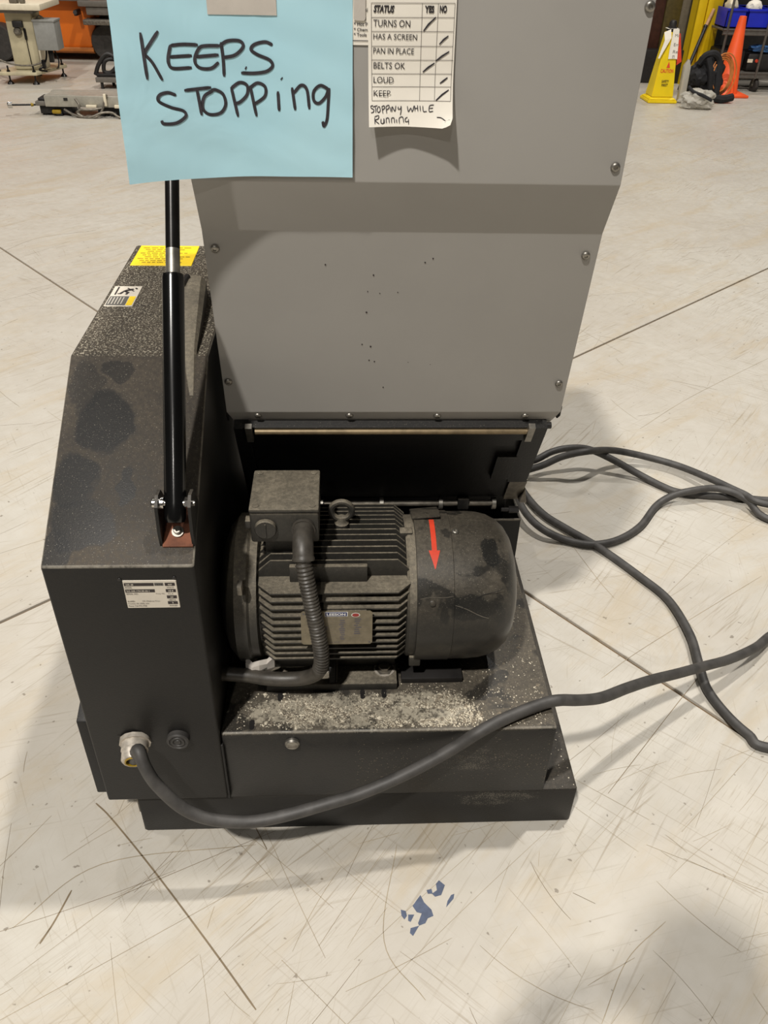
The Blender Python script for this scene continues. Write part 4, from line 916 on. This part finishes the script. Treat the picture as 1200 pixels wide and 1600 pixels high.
g = G(); g.box((-2.965, 7.765, .445), (-2.875, 7.80, .495), 0, .006); g.lathe([(0, .035), (.02, .035), (.035, .02)], (-2.935, 7.80, .41), (0, -1, 0), 12, 1); g.build('selector_switch', ['bgblack', 'worn'], stand)
g = G(); g.box((-2.885, 7.785, .345), (-2.862, 7.80, .44), 0, .008); g.tube(spline([(-2.873, 7.79, .345), (-2.87, 7.785, .22), (-2.865, 7.78, .12), (-2.84, 7.74, .103)], 6), .004, 6, 0); g.build('pendant_switch', 'satin', stand)
g = G(); g.box((-2.772, 7.74, .27), (-2.585, 7.93, .50), 0, .006); g.box((-2.778, 7.734, .495), (-2.579, 7.936, .512), 0, .004); g.box((-2.79, 7.80, .30), (-2.77, 7.88, .48), 1)
g.build('electrical_box', ['boxgrey', 'steelgrey'], stand)
g = G()
g.tube(spline([(-2.72, 7.82, .27), (-2.73, 7.80, .20), (-2.76, 7.78, .14), (-2.80, 7.76, .11), (-2.72, 7.72, .105)], 6), .008, 8)
g.tube(spline([(-2.65, 7.82, .27), (-2.62, 7.80, .19), (-2.63, 7.78, .13), (-2.68, 7.9, .105)], 6), .007, 8); g.box((-2.70, 7.78, .17), (-2.66, 7.82, .27), 0, .004); g.box((-2.77, 7.76, .12), (-2.74, 7.80, .19), 0, .004)
g.tube(spline([(-3.30, 7.75, .32), (-3.14, 7.72, .20), (-3.0, 7.74, .15), (-2.86, 7.76, .145), (-2.76, 7.78, .17)], 8), .008, 8, 1)
g.tube(spline([(-3.30, 7.72, .28), (-3.18, 7.69, .15), (-3.13, 7.70, .104)], 8), .008, 8, 1)
g.tube(spline([(-2.76, 7.80, .50), (-2.73, 7.79, .535), (-2.70, 7.80, .53), (-2.69, 7.81, .512)], 6), .006, 8, 1)
g.build('wiring', ['satin', 'worn'], stand)

# grey low plinth with a black swirled casting on it
pl_ = thing('grey_plinth', 'low grey plinth on short feet half hidden behind the blue note', 'plinth', (-2.05, 7.55, 0))
g = G(); g.box((-2.236, 7.5, .055), (-1.75, 7.75, .095), 0, .004); g.build('deck', 'steelgrey', pl_)
for (x, y) in ((-2.19, 7.53), (-1.80, 7.53), (-2.13, 7.71), (-1.80, 7.71)):
    g = G(); g.cyl((x, y, 0), (x, y, .056), .014, 10); g.build('foot', 'bgblack', pl_)
g = G(); g.tube(spline([(-2.24, 7.55, .11), (-2.2, 7.55, .19), (-2.13, 7.56, .27), (-2.06, 7.56, .26), (-2.04, 7.56, .19), (-2.1, 7.56, .13), (-2.16, 7.56, .14), (-2.14, 7.56, .22), (-2.06, 7.57, .24), (-1.98, 7.57, .2), (-1.96, 7.57, .12)], 7), .018, 10)
g.box((-2.23, 7.53, .095), (-1.93, 7.62, .125), 0, .008)
tag(g.build('coiled_hook', 'bgblack', None), 'black coiled iron hook lying on the grey plinth', 'hook')

# aluminium conveyor frame lying on the floor
cv = thing('conveyor_frame', 'pale aluminium conveyor frame lying on the floor with loose grey cables', 'conveyor', (-2.0, 6.35, 0))
g = G(); g.prism([(6.30, .07), (6.30, .150), (6.36, .150), (6.36, .07)], -2.34, -1.2, 'X', 0, .004); g.prism([(6.50, .07), (6.50, .150), (6.56, .150), (6.56, .07)], -2.34, -1.2, 'X', 0, .004); g.box((-2.33, 6.35, .142), (-1.2, 6.51, .149), 0); g.build('side_rail', 'alu', cv)
g = G(); g.box((-2.42, 6.31, .072), (-2.34, 6.52, .105), 0, .006); g.box((-2.40, 6.33, .105), (-2.34, 6.50, .125), 1, .006); g.build('end_bearing', ['steelgrey', 'bgblack'], cv)
g = G(); g.cyl((-2.42, 6.32, .079), (-2.60, 6.27, .083), .007, 8); g.lathe([(0, .024), (.03, .024), (.036, .016)], (-2.585, 6.275, .083), (-1, -.28, .03), 16, 1); g.lathe([(0, .010), (.02, .014)], (-2.435, 6.318, .079), (-1, -.28, .03), 12, 2); g.build('threaded_rod', ['satin', 'chrome', 'yellow_ink'], cv)
for (x0, x1) in ((-2.40, -2.15), (-1.95, -1.75), (-1.5, -1.3)):
    g = G(); g.box((x0, 6.34, .012), (x1, 6.5, .07), 0, .006); g.lathe([(0, .02), (.05, .02)], ((x0+x1)/2, 6.33, .02), (1, 0, 0), 10, 0); g.box((x0+.01, 6.36, 0), (x0+.05, 6.48, .013), 0); g.build('under_bracket', 'bgblack', cv)
g = G(); g.box((-2.30, 6.30, .018), (-2.23, 6.34, .045), 0, .008); g.build('brass_fitting', 'yellow_ink', cv)
g = G()
g.tube(spline([(-2.10, 6.295, .13), (-2.07, 6.27, .09), (-2.08, 6.26, .03), (-2.04, 6.25, .009), (-1.95, 6.24, .009), (-1.90, 6.26, .05), (-1.87, 6.28, .12), (-1.85, 6.29, .165)], 8), .009, 8)
g.tube(spline([(-2.20, 6.31, .05), (-2.12, 6.27, .02), (-2.0, 6.24, .009), (-1.9, 6.25, .04), (-1.82, 6.26, .04), (-1.75, 6.24, .009), (-1.6, 6.25, .009)], 8), .009, 8)
g.tube(spline([(-1.90, 6.28, .07), (-1.98, 6.26, .06), (-2.06, 6.26, .06), (-2.09, 6.26, .035), (-2.05, 6.25, .012)], 8), .009, 8)
g.box((-1.875, 6.27, .085), (-1.855, 6.295, .17), 1, .003); g.box((-2.02, 6.272, .07), (-1.94, 6.298, .09), 1, .003); g.box((-1.80, 6.272, .07), (-1.72, 6.298, .092), 1, .003); g.box((-2.19, 6.295, .115), (-2.16, 6.3, .135), 2)
g.build('cables', ['worn', 'creamlight', 'bgblack'], cv)

# ------------------------------------------------------------------ hall background, right
# dark cabinets behind the sign
cab = thing('dark_cabinet', 'dark maroon and olive machine cabinet behind the yellow caution cone', 'cabinet', (3.3, 8.9, 0))
g = G(); g.box((2.6, 8.52, .06), (3.20, 9.3, 1.9), 0, .01); g.build('maroon_panel', 'maroon', cab)
g = G(); g.box((3.20, 8.50, .06), (3.36, 9.3, 1.9), 0, .01); g.build('olive_panel', 'olive', cab)
g = G(); g.box((3.36, 8.54, .06), (3.46, 9.3, 1.9), 0, .01); g.build('grey_panel', 'postgrey', cab)
g = G(); g.box((2.6, 8.40, .0), (3.46, 9.3, .30), 0, .01); g.build('plinth_panel', 'bgblack', cab)
# yellow steel column
pst = thing('yellow_column', 'tall yellow steel column guard behind the broom and black bag', 'column', (3.55, 8.33, 0))
g = G(); g.box((3.435, 8.26, 0), (3.515, 8.30, 3.2), 0, .004); g.box((3.522, 8.25, 0), (3.575, 8.30, 3.2), 0, .004); g.box((3.435, 8.29, 0), (3.575, 8.45, 3.2), 0); g.build('front_flange', 'postyellow', pst)
g = G(); g.prism([(3.575, 8.25), (3.69, 8.31), (3.69, 8.45), (3.575, 8.45)], 0, 3.2, 'Z', 0, .003); g.build('side_flange', 'postyellow', pst)
# caution cone sign, four-sided
sg = thing('caution_cone', 'yellow four-sided caution floor cone with a white paper sheet draped on top', 'caution cone', (2.92, 7.42, 0))
def frus(g, cx, cy, z0, z1, a0, a1, m=0, b0=None, b1=None):
    b0 = b0 or a0; b1 = b1 or a1
    q0 = [(cx-a0, cy-b0, z0), (cx+a0, cy-b0, z0), (cx+a0, cy+b0, z0), (cx-a0, cy+b0, z0)]; q1 = [(cx-a1, cy-b1, z1), (cx+a1, cy-b1, z1), (cx+a1, cy+b1, z1), (cx-a1, cy+b1, z1)]
    A = [g._v(p) for p in q0]; B = [g._v(p) for p in q1]; g._f(A[::-1], m); g._f(B, m)
    for k in range(4): g._f((A[k], A[(k+1) % 4], B[(k+1) % 4], B[k]), m)
g = G(); cx, cy = 2.925, 7.43
frus(g, cx, cy, 0, .028, .135, .132, 0); frus(g, cx, cy, .028, .045, .128, .105, 0); frus(g, cx, cy, .045, .56, .100, .048, 0)
bmesh.ops.bevel(g.bm, geom=g.bm.edges[:], offset=.006, segments=2, affect='EDGES', clamp_overlap=True)
g.build('cone_body', 'signyellow', sg)
g = G(); frus(g, cx, cy, .56, .60, .038, .030, 0); g.lathe([(0, .03), (.03, .034), (.05, .025), (.056, .01)], (cx, cy, .595), (0, 0, 1), 12, 0); g.build('cone_cap', 'bgblack', sg)
def face(u, z, e=.003):      # front face of the body
    t = (z-.045)/.515; hw = .100+(.048-.100)*t; return Vector((cx+u*hw, cy-hw-e, z))
fz = Vector((0, .1, .99)).normalized()
g = G(); g.text('CAUTION', face(-.72, .245), (1, 0, 0), fz, .118, .030, 0, .02)
A = [face(-.12, .285), face(.30, .285), face(.09, .335)]; g.poly(A, 0)
g.build('lettering', 'red', sg, sharp=0); g = G(); g.text('SAFETY', face(-.36, .165), (1, 0, 0), fz, .066, .022, 0, .02); g.text('FIRST', face(-.30, .135), (1, 0, 0), fz, .058, .022, 0, .02)
g.build('lettering', 'label_dark', sg, sharp=0)
g = G()
def pf(u, z): return face(u, z, .009)
strip = [[g._v(pf(-.15+.1*math.sin(k)*.2, .585-.033*k)) for k in range(8)], [g._v(pf(.55, .588-.033*k)) for k in range(8)], [g._v(pf(1.06, .585-.033*k)) for k in range(8)]]
for i in range(2):
    for k in range(7): g._f((strip[i][k], strip[i][k+1], strip[i+1][k+1], strip[i+1][k]))
lf = [(cx-.03, cy-.062, .585), (cx-.085, cy-.06, .56), (cx-.075, cy-.085, .50), (cx-.11, cy-.10, .36), (cx-.098, cy-.105, .36), (cx-.02, cy-.085, .52)]
g.poly(lf); g.poly([(cx-.05, cy-.05, .586), (cx+.05, cy-.05, .588), (cx+.05, cy+.05, .588), (cx-.05, cy+.05, .586)])
for (t, z) in (('Mo', .525), ('Em', .455), ('Re', .40), ('m', .36)): g.text(t, face(.35, z, .0105), (1, 0, 0), fz, .045 if len(t) > 1 else .02, .024, 1)
g.build('paper_sheet', ['paper', 'line'], sg, sharp=0, label='white paper sheet draped over the cone top')
g = G(); g.prism([(cx+.058, .55), (cx+.075, .55), (cx+.135, .33), (cx+.095, .30)], cy-.03, cy-.02, 'Y', 0); g.build('red_ribbon', 'red', sg)
# broom handle leaning on the column
g = G(); g.cyl((3.285, 7.92, .02), (3.52, 8.19, .54), .017, 12, 0); g.cyl((3.52, 8.19, .54), (3.585, 8.25, .672), .016, 12, 1); g.lathe([(0, .02), (.02, .02)], (3.51, 8.18, .525), (.235, .27, .52), 12, 0)
tag(g.build('broom_handle', ['bgblack', 'tan'], None), 'black broom handle with a tan end leaning against the yellow column', 'broom')
# orange traffic cone
cn = thing('traffic_cone', 'bright orange traffic cone between the cable coil and the wire cart', 'traffic cone', (3.70, 7.80, 0))
g = G(); g.lathe([(.02, .115), (.03, .108), (.64, .034), (.66, .030), (.662, .018)], (3.70, 7.80, 0), (0, 0, 1), 32); g.build('cone_body', 'conered', cn)
g = G(); g.box((3.53, 7.63, 0), (3.87, 7.97, .024), 0, .008); g.build('cone_base', 'conered', cn)
# wire cart
ct = thing('wire_cart', 'grey wire shelf cart on casters loaded with blue bins', 'cart', (4.1, 8.1, 0))
for z in (.165, .53):
    g = G()
    for (a, b) in (((3.56, 7.86, z), (4.7, 7.86, z)), ((3.56, 8.36, z), (4.7, 8.36, z)), ((3.56, 7.86, z), (3.56, 8.36, z)), ((4.7, 7.86, z), (4.7, 8.36, z)), ((3.56, 7.86, z-.035), (4.7, 7.86, z-.035))): g.cyl(a, b, .011, 8)
    for k in range(14): y = 7.89+k*.034; g.cyl((3.56, y, z), (4.7, y, z), .004, 6)
    g.box((3.56, 7.855, z-.03), (4.7, 7.865, z), 0)
    g.build('wire_shelf', 'cartgrey', ct)
for (x, y) in ((3.60, 7.86), (3.985, 7.855), (4.68, 7.86), (3.60, 8.36), (4.68, 8.36)):
    g = G(); g.cyl((x, y, .12), (x, y, 1.3), .012, 10); g.build('post', 'cartgrey', ct)
for (x, y) in ((4.015, 7.90), (4.66, 7.9), (3.64, 8.3), (4.66, 8.3)):
    g = G(); g.lathe([(-.018, .03), (-.018, .055), (-.012, .0575), (.012, .0575), (.018, .055), (.018, .03)], (x, y, .0575), (1, .15, 0), 24, 0); g.box((x-.024, y-.018, .05), (x-.02, y+.018, .13), 1); g.box((x+.02, y-.018, .05), (x+.024, y+.018, .13), 1); g.box((x-.024, y-.02, .118), (x+.024, y+.02, .135), 1); g.cyl((x-.026, y, .0575), (x+.026, y, .0575), .014, 8, 1)
    g.build('caster', ['tyre', 'steel'], ct)
# blue bins with what they hold
BL = ['blue plastic bin nearest the yellow column on the cart top', 'blue plastic bin in the middle of the cart behind the cone tip', 'blue plastic bin on the cart at the right frame edge']
for i, (x0, x1) in enumerate(((3.58, 3.765), (3.785, 4.005), (4.025, 4.26))):
    b = thing('storage_bin', BL[i], 'bin', ((x0+x1)/2, 8.05, .545), 'blue bins on the cart')
    g = G(); t_ = .006; y0, y1, z0, z1 = 7.90, 8.30, .545, .70
    g.box((x0, y0, z0), (x1, y0+t_, z1)); g.box((x0, y1-t_, z0), (x1, y1, z1)); g.box((x0, y0, z0), (x0+t_, y1, z1)); g.box((x1-t_, y0, z0), (x1, y1, z1)); g.box((x0, y0, z0), (x1, y1, z0+t_))
    g.build('tub', 'binblue', b)
    g = G(); g.box((x0-.006, y0-.010, z1-.02), (x1+.006, y0+.006, z1), 0, .003); g.build('rim', 'binblue', b)
    g = G(); g.box((x0-.006, y1-.006, z1-.02), (x1+.006, y1+.01, z1), 0, .003); g.build('rim', 'binblue', b)
def blob(name, mat, c, rad, seed, amp=.25, fr=6, sub=3, smooth=True):
    t = bmesh.new(); bmesh.ops.create_icosphere(t, subdivisions=sub, radius=1)
    for v in t.verts:
        n = v.co.normalized(); k = 1+amp*mnoise.noise(n*fr*.5+Vector((seed, 0, 0)))+amp*.5*mnoise.noise(n*fr+Vector((0, seed, 3)))+amp*.25*mnoise.noise(n*fr*2.5+Vector((0, seed, 3)))
        v.co = Vector((n.x*rad[0]*k, n.y*rad[1]*k, n.z*rad[2]*k))+Vector(c)
        v.co.z = max(v.co.z, c[2]-rad[2]*.8)
    t.verts.index_update(); g = G(); g.merge(t, 0); return g
tag(blob('r', 0, (3.675, 8.08, .71), (.06, .08, .06), 3, .15).build('wrapped_part', 'creamlight', None), 'pale wrapped part poking out of the left blue bin', 'part')
tag(blob('r', 0, (3.89, 8.06, .70), (.075, .08, .065), 8, .15).build('wrapped_part', 'paper', None), 'white wrapped part poking out of the middle blue bin', 'part')
tag(blob('r', 0, (4.10, 8.06, .70), (.07, .08, .055), 5, .12).build('wrapped_part', 'steelgrey', None), 'grey wrapped part poking out of the right blue bin', 'part')
g = G(); g.box((3.60, 7.92, .178), (3.86, 8.3, .36), 0, .02); tag(g.build('dark_case', 'bgblack', None), 'black case on the lower cart shelf behind the orange cone', 'case')
g = G(); g.box((3.90, 7.93, .178), (4.5, 8.3, .33), 0, .02); g.box((3.90, 7.925, .25), (3.95, 7.935, .28), 1); g.lathe([(0, .016), (.012, .014)], (3.99, 7.93, .265), (0, -1, 0), 12, 2)
tag(g.build('dark_crate', ['bgblack', 'creamlight', 'red'], None), 'black crate with a red button on the lower cart shelf', 'crate')
tag(blob('r', 0, (4.02, 8.0, .365), (.10, .08, .035), 2, .4, 9).build('blue_film', 'bagblue', None), 'crumpled blue plastic film on the black crate', 'plastic film')
# heap: black bag, straps, cord coil, clear film
bag = thing('black_bag', 'black cloth bag slumped on the floor beside the orange cone', 'bag', (3.38, 7.5, 0))
g = blob('b', 0, (3.36, 7.52, .17), (.17, .13, .20), 11, .22, 5, 4); g.build('bag_body', 'cloth', bag)
g = blob('b', 0, (3.25, 7.42, .20), (.085, .08, .075), 4, .25, 5, 3); g.build('bag_pocket', 'cloth', bag)
g = G(); g.tube(spline([(3.24, 7.44, .31), (3.28, 7.42, .38), (3.36, 7.42, .395), (3.42, 7.43, .33), (3.43, 7.40, .20), (3.44, 7.38, .07)], 7), .03, 8); g.tube(spline([(3.30, 7.40, .36), (3.34, 7.37, .25), (3.37, 7.37, .10)], 7), .028, 8); g.tube(spline([(3.40, 7.37, .05), (3.50, 7.36, .035), (3.60, 7.38, .05)], 6), .035, 8); g.build('bag_strap', 'cloth', bag)
g = G(); g.box((3.53, 7.345, .04), (3.56, 7.36, .06), 0, .004); g.build('bag_tag', 'bagblue', bag)
g = G()
for k in range(7):
    c = Vector((3.47+.006*k, 7.43+.012*(k % 4), .22)); a0 = .115+.011*(k % 5); 
    g.tube([c+Vector((a0*math.cos(t)*.85, .05*math.sin(t+1)+.004*k, a0*1.12*math.sin(t))) for t in [2*math.pi*q/36 for q in range(36)]], .0055, 6, 0, True)
tag(g.build('cord_coil', 'cord', None), 'orange extension cord coil hung over the black bag', 'cord')
fm = blob('f', 0, (3.17, 7.10, .07), (.15, .09, .085), 21, .3, 5, 4); 
o = tag(fm.build('plastic_film', 'film', None), 'crumpled clear plastic film on the floor beside the caution cone', 'plastic film')
g = G(); g.tube(spline([(3.07, 7.12, .17), (3.10, 7.06, .14), (3.17, 7.0, .12), (3.25, 6.98, .085)], 6), .014, 8)
tag(g.build('black_strap', 'cloth', None), 'short black strap lying across the clear plastic film', 'strap')
g = G(); g.prism([(3.075, .005), (3.07, .30), (3.105, .36), (3.13, .30), (3.14, .02)], 7.32, 7.38, 'Y', 0, .01)
tag(g.build('clear_sleeve', 'film', None), 'upright clear plastic sleeve leaning behind the caution cone', 'plastic film')

# black rack behind the cart
rk = thing('black_rack', 'tall black rack in the dark behind the wire cart', 'rack', (4.4, 9.2, 0))
g = G(); g.box((3.70, 9.0, 0), (6.0, 9.6, 1.6), 0, .02); g.build('housing', 'bgblack', rk)
g = G(); g.box((3.74, 8.985, .1), (4.6, 9.0, 1.5), 0, .006); g.build('door', 'bgblack', rk)
# the loaded cart stands clear of the cone: shift the loaded cart as one
for o in list(COL.objects):
    if o.parent is None and o.name.split('.')[0] in ('wire_cart', 'storage_bin', 'wrapped_part', 'dark_case', 'dark_crate', 'blue_film'):
        o.location += Vector((.055, .12, 0))

# ------------------------------------------------------------------ the person taking the picture: only the shadow falls into view
def person():
    root = thing('person', 'person in dark work clothes leaning forward with a phone, whose shadow falls at lower right', 'person', (.03, -1.25, 0))
    V = []; E_ = []; Rr = []
    def v(p, r, prev=None):
        V.append(p); Rr.append(r)
        if prev is not None: E_.append((prev, len(V)-1))
        return len(V)-1
    pel = v((.03, -1.26, .95), .145)
    wai = v((.03, -1.23, 1.10), .135, pel); che = v((.03, -1.17, 1.30), .155, wai); nb = v((.03, -1.12, 1.43), .085, che)
    nk = v((.03, -1.08, 1.50), .058, nb); hb = v((.03, -1.045, 1.57), .078, nk); hm = v((.03, -1.035, 1.65), .095, hb); ht = v((.03, -1.05, 1.73), .062, hm)
    for s in (-1, 1):
        hp_ = v((.03+s*.10, -1.26, .88), .10, pel); kn = v((.03+s*.13, -1.24, .49), .065, hp_); an = v((.03+s*.15, -1.29, .09), .045, kn); bl = v((.03+s*.17, -1.17, .045), .042, an); v((.03+s*.175, -1.09, .035), .032, bl)
        sh_ = v((.03+s*.18, -1.14, 1.39), .075, nb); el = v((.03+s*.25, -1.02, 1.15), .048, sh_); wr = v((-.015+s*.115, -.955, 1.36), .030, el); pm = v((-.015+s*.092, -.940, 1.405), .026, wr)
        for k in range(4):
            a = v((-.015+s*(.088), -.945+.002*k, 1.375+.022*k), .0095, pm); b = v((-.015+s*(.074), -.926, 1.378+.022*k), .0085, a); v((-.015+s*(.052-.003*k), -.9285, 1.380+.022*k), .0075, b)
        a = v((-.015+s*.085, -.965, 1.395), .011, wr); v((-.015+s*.055, -.956, 1.402), .0095, a)
    me = bpy.data.meshes.new('body'); me.from_pydata(V, E_, []); o = bpy.data.objects.new('body', me); COL.objects.link(o)
    m = o.modifiers.new('skin', 'SKIN'); m.use_smooth_shade = True
    for i, sv in enumerate(me.skin_vertices[0].data): sv.radius = (Rr[i], Rr[i]); sv.use_root = (i == 0)
    sb = o.modifiers.new('sub', 'SUBSURF'); sb.levels = 1; sb.render_levels = 1
    dg = bpy.context.evaluated_depsgraph_get(); em = bpy.data.meshes.new_from_object(o.evaluated_get(dg))
    o.modifiers.clear(); o.data = em; em.materials.clear(); em.materials.append(M['cloth']); o.parent = root; o.matrix_local = Matrix.Translation(-root.location)
    bpy.data.meshes.remove(me)
    g = blob('h', 0, (.03, -1.055, 1.69), (.10, .105, .085), 2, .05, 4, 3); g.build('hair', 'bgblack', root)
    g = G(); g.box((-.052, -.937, 1.33), (.022, -.928, 1.475), 0, .004); tag(g.build('phone', 'gloss', None), 'black phone held up in both hands', 'phone')
person()
